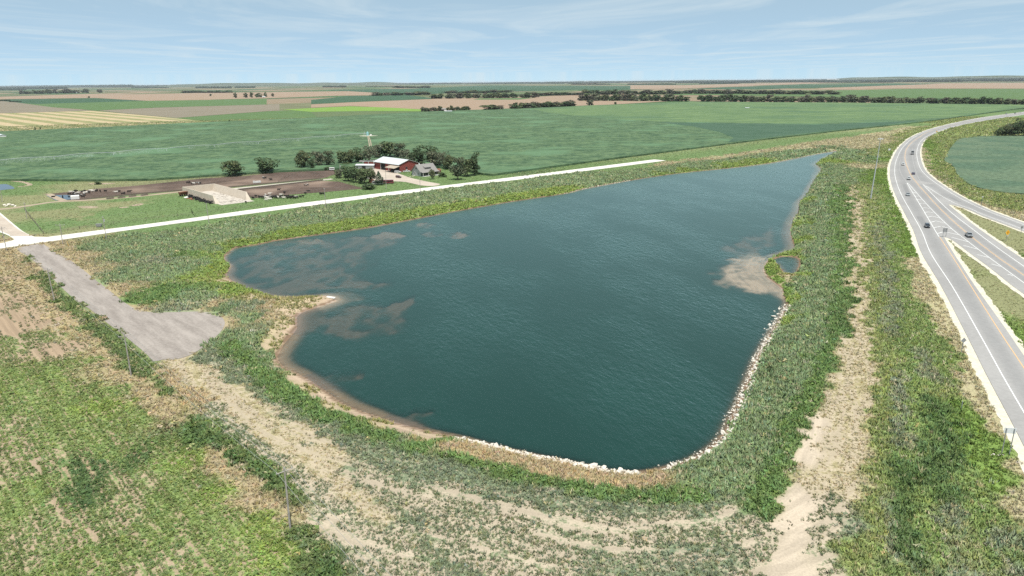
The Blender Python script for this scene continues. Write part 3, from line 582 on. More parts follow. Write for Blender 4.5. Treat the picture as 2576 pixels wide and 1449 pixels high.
# ------------------------------------------------------------------ ground sheet
def growth(a, step, lim, k):
    out = []; x = a
    while abs(x) < lim: step *= k; x += step; out.append(x)
    return out
xs = np.array(sorted(growth(-215, -1.0, 42000, 1.09) + list(np.arange(-215, 330.5, 1.0)) + growth(330, 1.0, 42000, 1.06)))
ys = np.array(sorted(growth(62, -1.2, 3000, 1.18) + list(np.arange(62, 480.5, 1.0)) + growth(480, 1.0, 44000, 1.022)))
GX, GY = np.meshgrid(xs, ys); Q = np.stack([GX.ravel(), GY.ravel()], 1); nx, ny = len(xs), len(ys)
dist = np.hypot(Q[:, 0], Q[:, 1]); nearm = (dist < 1300) & (Q[:, 1] > 40) & (np.abs(Q[:, 0]) < Q[:, 1] * 1.2 + 40)
Z = np.zeros(len(Q)); Z[nearm] = ground_z(Q[nearm]) * smooth01((1300 - dist[nearm]) / 400)
pr = np.tile(PAR[CNAMES.index('mown')], (len(Q), 1)); k = (dist < 1300) & (Q[:, 1] > 40) & (np.abs(Q[:, 0]) < Q[:, 1] * .95 + 30); pr[k] = cover(Q[k])
far = smooth01((dist - 1500) / 500)
# wet margin and bottom of the pond
d_p = np.full(len(Q), 40.0); _pd = pond_d(Q[nearm]); d_p[nearm] = np.minimum(_pd, np.where(_pd > 0, sdf(Q[nearm], LAGOON, 40), 99))
wet = d_p < .9; pr[wet, 3:6] = (.175, .120, .080); pr[wet, 6] = 0.0
bt = d_p < -.6; pr[bt, 3:6] = (.300, .225, .165); pr[bt, 6] = 0.0
ag = np.zeros(len(Q), bool)
for A in ALGAE: kk = nearm & (d_p < 0); ag[kk] |= sdf(Q[kk], A, 12) < 6
sbm = np.zeros(len(Q), bool); kk = nearm & (d_p < 0); sbm[kk] = sdf(Q[kk], SANDBAR, 12) < 5; sbm[kk] |= sdf(Q[kk], SPITBAR, 12) < 3
pr[ag, 3:6] = (.240, .182, .155)
pr[sbm, 3:6] = (.400, .325, .270)
jj, ii = np.meshgrid(np.arange(nx - 1), np.arange(ny - 1)); a = (ii * nx + jj).ravel()
Fg = np.stack([a, a + 1, a + nx + 1, a + nx], 1)
rowc = np.zeros(len(Q)); rowc[k] = np.where(inside(Q[k], CROPLEFT), Q[k] @ DB, sdf(Q[k], POND[::6], 160.0) * .55)
ground = link('ground', np_mesh('ground', np.column_stack([Q, Z]), Fg, M_GROUND, {'veg': pr[:, :3], 'soil': pr[:, 3:6], 'cov': np.clip((pr[:, 6] - .42) * 1.8, .08, .97) * (1 - .38 * np.clip(pr[:, 10], 0, 1)), 'far': far, 'rowc': rowc}, smooth=True))
ground['kind'] = 'structure'

# ------------------------------------------------------------------ water of the pond, the lagoon and two small pools
def water_sheet(name, poly, z, step, depth=None, pad=3.0):
    lo, hi = poly.min(0) - 6, poly.max(0) + 6
    wx, wy = np.arange(lo[0], hi[0], step), np.arange(lo[1], hi[1], step); GX, GY = np.meshgrid(wx, wy); q = np.stack([GX.ravel(), GY.ravel()], 1)
    d = sdf(q, poly, 20); n, mrow = len(wx), len(wy)
    jj, ii = np.meshgrid(np.arange(n - 1), np.arange(mrow - 1)); a = (ii * n + jj).ravel()
    Fw = np.stack([a, a + 1, a + n + 1, a + n], 1); keep = d[Fw].min(1) < pad; Fw = Fw[keep]
    used = np.unique(Fw); re = np.full(len(q), -1); re[used] = np.arange(len(used)); q = q[used]; d = d[used]
    dep = np.maximum(z - ground_z(q), 0) if depth is None else depth(q, d)
    o = link(name, np_mesh(name, np.column_stack([q, np.full(len(q), z)]), re[Fw], M_WATER, {'depth': dep}))
    o['kind'] = 'structure'; return o
water_sheet('pond_water', POND, ZW, 1.3)
water_sheet('lagoon_water', LAGOON, ZW + .004, .6)
POOL = closed_spline(WL(RB([(170, 570), (300, 560), (500, 560), (740, 560), (800, 600), (830, 660), (600, 690), (420, 700), (340, 670), (230, 610)], 8.587, 120, 520)), 1)
BLUEPOND = closed_spline(WL(RB([(-60, 690), (0, 700), (60, 697), (120, 715), (155, 745), (60, 757), (0, 765), (-80, 770)], 3.623, 0, 360)), 1)

def pool_sheet(name, P, z):
    g = sheet(name, P, z, M_POOL); return g
g = G('still_pool_water'); _p = g.principled((.020, .032, .045), .06, .5, normal=g.bump(g.noise(g.coord(), 1.5, 3), .15, .05)); M_POOL = g.done(_p)
pool_sheet('feedlot_pool_water', POOL, .05); pool_sheet('blue_pond_water', BLUEPOND, .05)

# ------------------------------------------------------------------ roads, yards and painted lines
ZP = .12
sheet('dead_end_road', closed_spline(CULDESAC, 3), .06, M_CUL)
sheet('gravel_road', GRAVEL, .09, M_GRAVEL)
_cr = np.vstack([spline(WL([(79, 594), (52, 581), (28, 563), (-6, 534.8)]), 4), extend(WL([(-6, 534.8), (-66, 488)]), 0, 240)[1:], extend(WL([(-12, 576), (-110, 507)]), 0, 240)[::-1][:-1], WL([(-12, 576), (18, 588), (32, 595)])])
sheet('side_road', _cr, .112, M_DIRTROAD)
_pv = np.vstack([sp(HW_LEFT), sp(ISL_RAMP)[::-1], sp(ISL_MAIN)[1:], sp(GORE_MAIN)[::-1], sp(GORE_LOW)[1:], sp(HW_RIGHT)[::-1]])
# carriageways as ribbons, so that the wheel tracks follow the lanes
def ribbon(name, L, R, z, n=260, cols=9, wear=lambda t: 0 * t):
    L, R = resample(L, n), resample(R, n); t = np.linspace(0, 1, cols)
    P = L[:, None, :] * (1 - t)[None, :, None] + R[:, None, :] * t[None, :, None]
    V = np.column_stack([P.reshape(-1, 2), np.full(n * cols, z)]); jj, ii = np.meshgrid(np.arange(cols - 1), np.arange(n - 1)); a = (ii * cols + jj).ravel()
    Fc = np.stack([a, a + cols, a + cols + 1, a + 1], 1)
    p = V[Fc[0]]
    if np.cross(p[1] - p[0], p[2] - p[0])[2] < 0: Fc = Fc[:, ::-1]
    o = link(name, np_mesh(name, V, Fc, M_HWY, {'wear': np.tile(wear(t), n)})); o['kind'] = 'structure'; return o
sheet('highway_pavement', _pv, ZP, M_HWY)
def cut(P, i0, i1):
    """piece of a polyline between the points nearest i0 and i1"""
    a = np.argmin(np.hypot(*(P - i0).T)); b = np.argmin(np.hypot(*(P - i1).T))
    return P[a:b + 1] if a < b else P[b:a + 1][::-1]
def offset_in(P, k, toward):
    A, B = offset(P, k), offset(P, -k)
    return A if seg_dist(A[len(A) // 2:len(A) // 2 + 1], toward)[0] < seg_dist(B[len(B) // 2:len(B) // 2 + 1], toward)[0] else B
L_, Y_, R_ = sp(HW_LEFT), sp(HW_YEL), sp(HW_RIGHT)
lanes = MB()
G1 = sp(extend(WL([(2280.7, 459.2), (2286.6, 469.6), (2323, 530.3), (2357.7, 589.4), (2363.8, 597.2)]), 0, 0))          # left gore line, beside the ramp
G2 = sp(extend(WL([(2280.7, 459.2), (2291.7, 469.6), (2330, 513), (2385.5, 568.5), (2437.6, 610.2), (2488, 648.3), (2576, 712.7)]), 0, 90))
YR = sp(extend(WL([(2363.8, 597.2), (2399.4, 651.8), (2442.8, 721), (2507.7, 824.2), (2576, 927.4)]), 0, 60))          # yellow edge of the ramp
RW = sp(extend(WL([(2321.8, 464.5), (2326.4, 469.6), (2385.5, 528.5), (2444.5, 575.4), (2507, 622.4), (2576, 671)]), 0, 90))
RG = sp(extend(WL([(2321.8, 464.5), (2334, 471.5), (2362, 489.5), (2399.4, 510.3), (2444.4, 527), (2472, 539.5), (2576, 578)]), 0, 90))
LW = offset_in(L_, 3.2, Y_); RWH = offset_in(R_, 2.6, Y_)
LSEAM = sp(WL([(2265, 400), (2262, 420), (2268, 440), (2281, 459)])); RSEAM = sp(WL([(2296, 372), (2295, 392), (2299, 415), (2309, 445), (2321, 464)]))
# worn wheel tracks: long narrow darker sheets of polished asphalt inside the lanes
def track(name, A, B, t0, t1, z):
    n = 220; A, B = resample(A, n), resample(B, n); L = A + (B - A) * t0; R = A + (B - A) * t1
    V = np.zeros((n * 5, 3)); tt = np.array([0, .25, .5, .75, 1]); V[:, :2] = (L[:, None] * (1 - tt)[None, :, None] + R[:, None] * tt[None, :, None]).reshape(-1, 2); V[:, 2] = z
    jj, ii = np.meshgrid(np.arange(4), np.arange(n - 1)); a = (ii * 5 + jj).ravel(); Fc = np.stack([a, a + 5, a + 6, a + 1], 1); p = V[Fc[0]]
    if np.cross(p[1] - p[0], p[2] - p[0])[2] < 0: Fc = Fc[:, ::-1]
    o = link(name, np_mesh(name, V, Fc, M_HWY, {'wear': np.tile([0, .8, 1, .8, 0], n)})); o['kind'] = 'structure'
def upto(P, a): return P[:a]
_lw_low = cut(LW, W(2259, 470), W(2620, 1180)); _ramp_r = np.vstack([G1, YR[1:]])
track('ramp_lane_surface', _lw_low, _ramp_r, .04, .96, ZP + .006)
_y_low = cut(Y_, W(2312, 467), W(2650, 760)); track('main_lane_surface', G2, cut(Y_, W(2300, 452), W(2650, 760)), .04, .94, ZP + .006)
track('oncoming_lane_surface', _y_low, RW, .06, .96, ZP + .006)
track('exit_lane_surface', RG, cut(RWH, W(2345, 462), W(2620, 590)), .05, .95, ZP + .006)
track('upper_lane_surface', cut(Y_, W(2650, 270), W(2300, 452)), cut(RWH, W(2650, 270), W(2345, 462)), .06, .94, ZP + .007)
track('upper_left_lane_surface', cut(LW, W(2650, 265), W(2259, 470)), cut(Y_, W(2650, 270), W(2300, 452)), .05, .94, ZP + .007)
def line(name, P, w, mat, z=ZP + .02):
    o = strip(name, offset(P, w / 2), offset(P, -w / 2), z, mat); return o
for P in (LW, RWH, G1, G2, RW, RG): line('white_road_line', P, .26, M_WHITE)
line('yellow_road_line', YR, .26, M_YELLOW)
line('yellow_road_line', offset(Y_, .18), .17, M_YELLOW); line('yellow_road_line', offset(Y_, -.18), .17, M_YELLOW)
M_HWYD = simple('dark_strip_on_lane', (.19, .187, .185), .85, var=.1); M_SEAM = simple('pale_joint_sealant', (.36, .35, .34), .8); line('pavement_seam', LSEAM, .16, M_SEAM); line('pavement_seam', RSEAM, .16, M_SEAM)
CHEV = [[(195, 90), (205, 85), (230, 95)], [(215, 145), (230, 138), (270, 145)], [(240, 195), (270, 188), (315, 195)], [(280, 250), (320, 243), (365, 252)], [(315, 315), (375, 308), (430, 318)],
    [(355, 378), (415, 368), (490, 382)], [(400, 445), (465, 432), (580, 458)], [(445, 520), (520, 500), (665, 533)], [(490, 600), (590, 577), (755, 615)], [(545, 683), (635, 655), (870, 705)],
    [(750, 738), (990, 803)], [(920, 855), (1130, 913)], [(1120, 990), (1285, 1030)], [(1325, 1125), (1455, 1160)], [(1560, 1275), (1640, 1295)]]
for c in CHEV:
    P = WL(RB(c, 4.83, 2700, 560)); Q2 = np.vstack([np.linspace(a, b, 4, endpoint=False) for a, b in zip(P[:-1], P[1:])] + [P[-1:]])
    line('white_chevron', Q2, .42, M_WHITE, ZP + .016)
for P, w_, t_ in (([(2275, 464), (2281, 480), (2287, 492)], 2.2, 0), ([(2312, 545), (2322, 561), (2330, 574)], 2.4, 0), ([(2392, 497), (2402, 503), (2415, 508)], 2.0, 0)):  # short darker strips laid over the lanes
    P = spline(WL(P), 1.5); strip('dark_lane_strip', offset(P, w_ / 2), offset(P, -w_ / 2), ZP + .012, M_HWYD)
# pale gravel shoulders with ragged outer edges
_shz = [.040]
def shoulder(P, toward_out, w0, w1, name='gravel_shoulder'):
    _shz[0] += .007
    P = resample(P, int(np.linalg.norm(np.diff(P, axis=0), axis=1).sum() / 1.2)); n = len(P)
    w = w0 + (w1 - w0) * np.linspace(0, 1, n); w = w * (.55 + .9 * fbm(P, 5, int(n) % 97, 3)) + rng.normal(0, .12, n)
    w = np.maximum(w, .15)
    A = offset(P, w); B = offset(P, -w)
    out = A if seg_dist(A[n // 2:n // 2 + 1], toward_out)[0] > seg_dist(B[n // 2:n // 2 + 1], toward_out)[0] else B
    strip(name, offset(P, 0), out, _shz[0], M_SHOULDER)
shoulder(L_, Y_, 1.0, 1.9); shoulder(cut(R_, W(2650, 280), W(2650, 600)), Y_, 1.2, 1.4)
for P, T in ((GORE_LOW, HW_RIGHT), (GORE_MAIN, HW_YEL), (ISL_MAIN, HW_YEL), (ISL_RAMP, HW_LEFT)): shoulder(sp(P), T, 1.5, 1.6)
# farm yards, tracks and dirt lots
sheet('dirt_lot', closed_spline(FEEDLOT_A, 6) if 0 else FEEDLOT_A, .04, M_DIRT); sheet('dirt_lot', FEEDLOT_B, .045, M_DIRT)
def path(name, pts, w, mat, z=.06):
    P = spline(WL(pts), 3); ww = w / 2 * (1 + .35 * (fbm(P, 6, 77, 3) - .5)); return strip(name, offset(P, ww), offset(P, -ww), z, mat)
path('dirt_track', [(-40, 529), (0, 526.4), (28, 524), (85, 515.5), (139, 508), (231, 503), (345, 494.5), (466, 481)], 4.2, M_PATH)
path('dirt_track', [(115, 489), (122, 488.5), (140, 497), (160, 505)], 4.0, M_PATH)
path('concrete_alley', [(555, 478.5), (640, 469.8), (720, 461.5), (836, 450.5)], 5.5, M_CONC)
path('dirt_track', [(30, 455), (62, 459), (75, 466), (45, 470)], 3.0, M_PATH)
path('two_wheel_track', [(927, 345), (930, 352), (933, 362), (934, 371)], .9, M_PATH, 1.56); path('two_wheel_track', [(925, 345), (926.5, 352), (928.5, 362), (930, 372)], .9, M_PATH, 1.56)
DRIVE = WL([(948, 424), (985, 431), (1012, 440), (1035, 448), (1075, 457), (1108, 463.5), (1090, 468), (1060, 466.5), (1020, 458), (985, 456), (955, 456), (930, 450), (925, 440), (920, 430), (935, 424)])
sheet('farm_drive', closed_spline(DRIVE, 3), .07, M_DIRTROAD)
path('garden_path', [(1018, 447), (1035, 444), (1050, 440)], 1.2, M_CONC)
for pts in ([(195, 520), (215, 518.5), (235, 519), (248, 521), (232, 523.5), (208, 523.5)], [(298, 522), (318, 520), (325, 521), (308, 523.8)], [(330, 517.5), (350, 512), (362, 513.5), (345, 518)], [(222, 462), (245, 460.5), (290, 461), (270, 463.5), (235, 464)]):
    sheet('bare_patch', closed_spline(WL(pts), 1), .03, M_PATH)

# ------------------------------------------------------------------ crop land and far fields
FM = {
 'corn': field_mat('standing_corn', (.036, .072, .037), (.098, .150, .074), .06, (1, 1.0, 1), .2, .24, .13, (.090, .160, .085)),
 'cornl': field_mat('lighter_soybeans', (.062, .112, .052), (.130, .190, .080), .022, (.6, 1.6, 1), .1, .12, .15, (.068, .120, .062)),
 'cornd': field_mat('dark_corn', (.036, .075, .045), (.060, .105, .066), .03, (1, 1, 1), .2, .3, .2),
 'dk': field_mat('dark_green_field', (.032, .070, .040), (.045, .092, .046), .02), 'gr': field_mat('green_field', (.062, .110, .045), (.095, .150, .050), .02),
 'lime': field_mat('lime_field', (.125, .215, .040), (.160, .260, .050), .02), 'gy': field_mat('grey_stubble', (.150, .130, .095), (.205, .175, .130), .02, (.3, 1, 1)),
 'br': field_mat('tan_stubble', (.225, .160, .110), (.285, .210, .150), .02, (.25, 1.4, 1), .5), 'ol': field_mat('pasture', (.075, .105, .050), (.11, .14, .06), .02),
}
def row_mat():
    g = G('row_corn'); v = g.coord(); r = g.mapping(v, (1, 1, 1), (0, 0, AX)); sp_ = g.node('ShaderNodeSeparateXYZ', {0: r}).outputs['Y']
    w = g.math('SINE', g.math('ADD', g.math('MULTIPLY', sp_, 2 * math.pi / 3.05), g.math('MULTIPLY', g.noise(v, .05, 2), 3.0)))
    col = g.mix(g.math('MULTIPLY', g.remap(w, -.2, .9), g.remap(g.noise(v, .02, 3), .4, .6, .1, .75)), (.062, .105, .068), (.17, .20, .12)); n = g.noise(v, .3, 4, .65)
    return g.done(g.principled(g.node('ShaderNodeVectorMath', {0: col, 1: g.remap(n, .3, .7, .75, 1.3)}, operation='MULTIPLY').outputs[0], .9, .1))
FM['rowcrop'] = row_mat()
def stripe_mat():
    g = G('mown_hay_stripes'); v = g.coord(); r = g.mapping(v, (1, 1, 1), (0, 0, math.atan2(_sd[1], _sd[0])))
    y = g.node('ShaderNodeSeparateXYZ', {0: r}).outputs['Y']
    w = g.math('SINE', g.math('ADD', g.math('MULTIPLY', y, 2 * math.pi / 46.0), g.math('MULTIPLY', g.noise(v, .02, 3), 2.0)))
    col = g.mix(g.remap(w, -.6, .6), (.38, .30, .185), (.205, .205, .095)); col = g.mix(g.remap(g.noise(v, .03, 4), .5, .8), col, (.34, .30, .18))
    return g.done(g.principled(col, .9, .1))
R4 = lambda z: RB(z, 3.22, 0, 200)
_sd = WL(R4([(400, 460), (1500, 575)])); _sd = _sd[1] - _sd[0]
R5 = lambda z: RB(z, 2.576, 1050, 200)
FIELDS = [
 ('dk', R4([(-400, 330), (90, 315), (920, 305), (1420, 330), (350, 362), (190, 350)])),
 ('gr', R4([(190, 352), (350, 361), (1400, 331), (2000, 322), (2576, 308), (2576, 365), (1500, 395), (950, 423), (500, 392)])),
 ('gy', R4([(-500, 305), (0, 330), (150, 345), (500, 392), (900, 424), (500, 436), (0, 451), (-500, 465)])),
 ('stripe', R4([(-700, 478), (0, 452), (480, 438), (900, 426), (1500, 481), (2150, 546), (1500, 581), (700, 611), (0, 638), (-700, 668)])),
 ('gy', R4([(950, 424), (1500, 397), (2576, 366), (2700, 362), (2700, 425), (2576, 431), (1700, 496), (1300, 460)])),
 ('gr', R4([(1720, 497), (2576, 433), (3300, 405), (3600, 432), (2900, 515), (2180, 543)])),
 ('br', R4([(-300, 292), (0, 290), (900, 262), (1330, 266), (2000, 252), (2576, 247), (3800, 240), (3800, 262), (2576, 306), (2000, 320), (1400, 329), (920, 302), (0, 314), (-300, 325)])),
 ('dk', R5([(-300, 258), (0, 226), (440, 220), (640, 242), (630, 250), (0, 274), (-300, 290)])),
 ('br', R5([(-300, 293), (0, 276), (630, 251), (1000, 244), (1500, 230), (1770, 219), (1800, 264), (2500, 266), (2080, 290), (1750, 308), (1500, 317), (900, 345), (720, 352), (550, 330), (0, 304), (-300, 318)])),
 ('lime', R5([(-520, 332), (0, 307), (300, 317), (550, 331), (550, 345), (100, 344), (-300, 350)])),
 ('ol', R5([(-300, 352), (100, 346), (720, 353), (600, 360), (0, 386), (-250, 395)])),
 ('br', R5([(-600, 196), (0, 190), (200, 196), (170, 222), (0, 224), (-600, 232)])), ('dk', R5([(450, 222), (700, 208), (1700, 182), (2576, 168), (2576, 150), (1000, 148), (500, 170), (-200, 180), (170, 200)])),
 ('ol', R5([(1230, 198), (1760, 180), (1780, 190), (1430, 214), (900, 222)])), ('gr', R5([(1000, 246), (1430, 242), (1300, 256), (950, 256)])),
 ('gr', RB([(-100, 200), (1160, 208), (1160, 180), (1600, 170), (2576, 168), (2800, 170), (2800, 255), (1800, 240), (300, 216), (-100, 216)], 2.52, 2050, 200)),
 ('br', RB([(1000, 165), (2000, 125), (2576, 122), (2700, 122), (2700, 167), (1600, 166), (1100, 172)], 2.52, 2050, 200)),
 ('dk', RB([(100, 165), (800, 138), (1600, 128), (1900, 132), (900, 164), (300, 172)], 2.52, 2050, 200)),
 ('br', RB([(-400, 140), (0, 140), (900, 118), (1300, 118), (700, 138), (0, 165), (-400, 172)], 2.52, 2050, 200)),
]
FM['stripe'] = stripe_mat()
for i, (kd, P) in enumerate(FIELDS): sheet('field', WL(P), .10 + .03 * i, FM[kd])
CROPH = 1.5
corn = sheet('corn_field', CROP_MAIN, .02, FM['corn'], thick=CROPH)
def cut_sheet(name, P, mat, z): sheet(name, P, z, mat)
cut_sheet('soybean_field', WL([(1330, 274), (1480, 267), (1750, 257.5), (2100, 259.5), (2576, 265.5), (2760, 267), (2560, 273.5), (2400, 296), (2260, 306), (2050, 314), (1850, 311), (1650, 308), (1480, 297), (1380, 285)]), FM['cornl'], CROPH + .06)
cut_sheet('dark_corn_field', WL([(1650, 310), (1850, 313), (2050, 316), (2240, 309), (2330, 305), (2230, 317), (2100, 330.5), (1960, 346), (1830, 362), (1845, 350), (1810, 335), (1740, 320)]), FM['cornd'], CROPH + .06)
sheet('row_crop_field', closed_spline(RIGHTFIELD, 8), .02, FM['rowcrop'], thick=.55)

# ------------------------------------------------------------------ vegetation: clumps of blades and leaves
def in_view(Q, m=1.42):
    """ground the place shows from the drone and a few steps beside it"""
    fy = Q[:, 1] * _cp + CAM_H * _sp; u = Q[:, 0] / fy; v = (Q[:, 1] * _sp - CAM_H * _cp) / fy
    return (np.abs(u) < 0.742 * m) & (v > -.4165 * m)
def shore(p0, p1):
    a, b = W(*p0, ZW), W(*p1, ZW); i = np.argmin(np.hypot(*(POND - a).T)); j = np.argmin(np.hypot(*(POND - b).T))
    return POND[i:j + 1] if i < j else POND[j:i + 1]
SHOULDERS = [(sp(HW_LEFT), 1.9), (sp(ISL_MAIN), 1.3), (sp(ISL_RAMP), 1.3), (sp(GORE_LOW), 1.3), (sp(GORE_MAIN), 1.2), (sp(HW_RIGHT), 1.2)]
def rect(o, ax, x0, x1, y0, y1): ay = np.array([-ax[1], ax[0]]); return np.array([o + ax * x + ay * y for x, y in ((x0, y0), (x1, y0), (x1, y1), (x0, y1))])
YARD = [FEEDLOT_A, FEEDLOT_B, POOL, BLUEPOND, closed_spline(DRIVE, 3), rect(W(545.5, 512.9), DB, -3.5, 20.5, -7, 54.5), rect(W(942.3, 424.2), DA, -1, 36.5, -6.5, 19), rect(W(1058.9, 444.1), DB, -.6, 15, -3.4, 11.6), _cr,
        WL([(-40, 532), (28, 527), (140, 511), (232, 506), (345, 498), (470, 484), (470, 478), (345, 491), (232, 500), (140, 505), (28, 521), (-40, 525)]), WL([(555, 481), (640, 472.5), (720, 464), (836, 453), (836, 448), (720, 459), (640, 467), (555, 476)])]
def free(Q):
    ok = (pond_d(Q) > .5) & (sdf(Q, LAGOON, 20) > .3)
    ok &= ~inside(Q, PAVE) & (sdf(Q, CULDESAC, 10) > 1.3 - 1.9 * np.clip(fbm(Q, 3, 92, 3) * 2.6 - .85, 0, 1)) & (sdf(Q, GRAVEL, 10) > 1.0 - 1.6 * np.clip(fbm(Q, 4, 93, 3) * 2.4 - .8, 0, 1)) & ~inside(Q, CROP_MAIN)
    for Y in YARD: ok &= ~inside(Q, Y)
    ok &= ~inside(Q, RIGHTFIELD)
    j = fbm(Q, 3, 91, 3)
    for a_, b_ in (((1150, 1101), (1600, 1187)), ((1660, 1181), (1980, 768))): ok &= (seg_dist(Q, shore(a_, b_), 3.0) > 1.7) | (rng.random(len(Q)) < .12)
    for P, w in SHOULDERS:
        if len(Q): ok &= seg_dist(Q, P, 5.0) > w * (.5 + 1.0 * j)
    return ok
BANDS = [(58, 130, 8.5, .82), (130, 220, 6.5, .92), (220, 350, 4.2, 1.12), (350, 620, 1.9, 1.62), (620, 950, .62, 2.5), (950, 1450, .16, 3.6)]
pts, szs = [], []
for r0, r1, dens, sz in BANDS:
    n = int(dens * 0.90 * (r1 ** 2 - r0 ** 2)); r = np.sqrt(rng.uniform(r0 ** 2, r1 ** 2, n)); th = rng.uniform(-.86, .86, n)
    q = np.stack([r * np.sin(th), r * np.cos(th)], 1); q = q[in_view(q)]; pts.append(q); szs.append(np.full(len(q), sz))
Qv, Sv = np.vstack(pts), np.concatenate(szs)
incrop = inside(Qv, CROPLEFT)
# drilled rows in the left field
a = Qv @ DA; b = Qv @ DB; row = .76; b2 = np.round(b / row) * row + rng.normal(0, .16, len(b)); Qr = a[:, None] * DA + b2[:, None] * DB
Qv = np.where(incrop[:, None], Qr, Qv)
k = free(Qv); Qv, Sv, incrop = Qv[k], Sv[k], incrop[k]
Pv = cover(Qv)
aq = np.stack([(Qv @ DA) * .14, Qv @ DB], 1)
clump = np.where(incrop, .26 * fbm(aq, 1.9, 61, 3) + .14 * fbm(Qv, 1.2, 62, 2) + .24 * fbm(Qv, 26, 68, 3) + .36 * vnoise((Qv @ DA) / 5.5, np.round(Qv @ DB / row), 66), .28 * fbm(Qv, 2.6, 63, 4) + .26 * fbm(Qv, 1.0, 64, 2) + .46 * vnoise(sdf(Qv, POND[::6], 160.0) * .62, (Qv[:, 0] + Qv[:, 1]) * .05, 67)); rowi = np.round(Qv @ DB / row); clump = clump - np.where(incrop & (vnoise((Qv @ DA) / 16, rowi, 69) > .72), .13, 0)
clump = np.where(incrop, np.clip((clump - .26) / .48, 0, 1), np.clip((clump - .28) / .44, 0, 1))
keep = (rng.random(len(Qv)) < Pv[:, 7] * 1.0) & (clump > 1.0 - Pv[:, 6] - .08 + rng.normal(0, .06, len(Qv)))
Qv, Sv, Pv, incrop = Qv[keep], Sv[keep], Pv[keep], incrop[keep]
Zv = ground_z(Qv)
print('tufts', len(Qv))

def tufts(name, Q, Z, S, P, K, leafy):
    n = len(Q)
    if not n: return
    tone = np.exp(rng.normal(0, .14, n))[:, None] * (.80 + .40 * fbm(Q, 6, 71, 4))[:, None]
    if K == 9 and leafy: tone = tone * (.80 + .40 * vnoise(Q @ DA / 30, np.round(Q @ DB / 1.52), 74))[:, None]          # drill passes differ a little
    col = P[:, :3] * tone; isstraw = rng.random(n) < P[:, 11]; straw = np.array([.48, .41, .26]) * np.exp(rng.normal(0, .15, n))[:, None]
    col = np.where(isstraw[:, None], straw * .55 + col * .45, col)
    col[:, 0] *= np.exp(rng.normal(0, .08, n)); col[:, 2] *= np.exp(rng.normal(0, .12, n))
    k_ = np.clip(np.exp(rng.normal(0, .30, n)), .6, 1.7); h = P[:, 8] * k_ * np.exp(np.clip(rng.normal(0, .18, n), -.4, .4)) * S ** .35; w = P[:, 9] * k_ * np.exp(np.clip(rng.normal(0, .15, n), -.3, .3)) * S
    pl = (rng.random(n) < .02) & (P[:, 8] > .45) & ~isstraw & (not leafy); col[pl] = np.array([.46, .42, .29]); w[pl] = np.minimum(w[pl], .8 * S[pl]); h[pl] = np.minimum(h[pl] * 1.1, .9 * S[pl] ** .35)      # pale seed heads
    az = rng.uniform(0, 2 * np.pi, (n, K)); rad = np.sqrt(rng.random((n, K))) * w[:, None] * .55
    c = np.stack([Q[:, :1] + rad * np.cos(az), Q[:, 1:] + rad * np.sin(az)], -1)
    fc = np.repeat(col[:, None, :], K, 1) * np.exp(rng.normal(0, .10, (n, K)))[..., None]
    if leafy:                                                # leaves spread through a low dome
        zz = Z[:, None] + h[:, None] * np.sqrt(np.clip(1 - (rad / (w[:, None] * .58)) ** 2, .05, 1)) * rng.uniform(.45, 1.0, (n, K))
        s = (w[:, None] * .30) * rng.uniform(.7, 1.3, (n, K)); d1 = rng.normal(0, 1, (n, K, 3)); d1[..., 2] *= .45; d1 /= np.linalg.norm(d1, axis=-1)[..., None]
        d2 = rng.normal(0, 1, (n, K, 3)); d2[..., 2] *= .45; d2 /= np.linalg.norm(d2, axis=-1)[..., None]
        ctr = np.concatenate([c, zz[..., None]], -1); s = s[..., None]
        tri = np.stack([ctr - d1 * s, ctr + d1 * s * .6 + d2 * s * .8, ctr + d1 * s * .4 - d2 * s * .9], 2)
    else:                                                    # leaning blades
        ln = rng.normal(0, .38, (n, K, 2)); hh = h[:, None] * rng.uniform(.6, 1.15, (n, K)); bw = (w[:, None] * .17) * rng.uniform(.7, 1.4, (n, K)); t = rng.uniform(0, np.pi, (n, K))
        base = np.concatenate([c, np.repeat(Z[:, None], K, 1)[..., None] - .03], -1); e = np.stack([np.cos(t) * bw, np.sin(t) * bw, 0 * bw], -1)
        tip = base + np.concatenate([ln * hh[..., None], hh[..., None]], -1)
        tri = np.stack([base - e, base + e, tip], 2)
    V = tri.reshape(-1, 3); Fc = np.arange(len(V)).reshape(-1, 3)
    o = link(name, np_mesh(name, V, Fc, M_TUFT, None, {'col': fc.reshape(-1, 3)})); return tag(o, kind='stuff')
# parameters: 0-2 plant, 3-5 soil, 6 cover, 7 density, 8 height, 9 width, 10 leafy, 11 straw
leaf = rng.random(len(Qv)) < Pv[:, 10]
tag(tufts('crop_plants', Qv[incrop], Zv[incrop], Sv[incrop], Pv[incrop], 9, True), 'low green bean plants in rows with bare tan soil between them', 'crop')
k = leaf & ~incrop; tag(tufts('weeds', Qv[k], Zv[k], Sv[k], Pv[k], 8, True), 'leafy green weeds on the pond banks and road verges', 'weeds')
k = ~leaf & ~incrop; tag(tufts('tall_grass', Qv[k], Zv[k], Sv[k], Pv[k], 9, False), 'tall grey green and straw coloured grass on the pond banks and verges', 'grass')

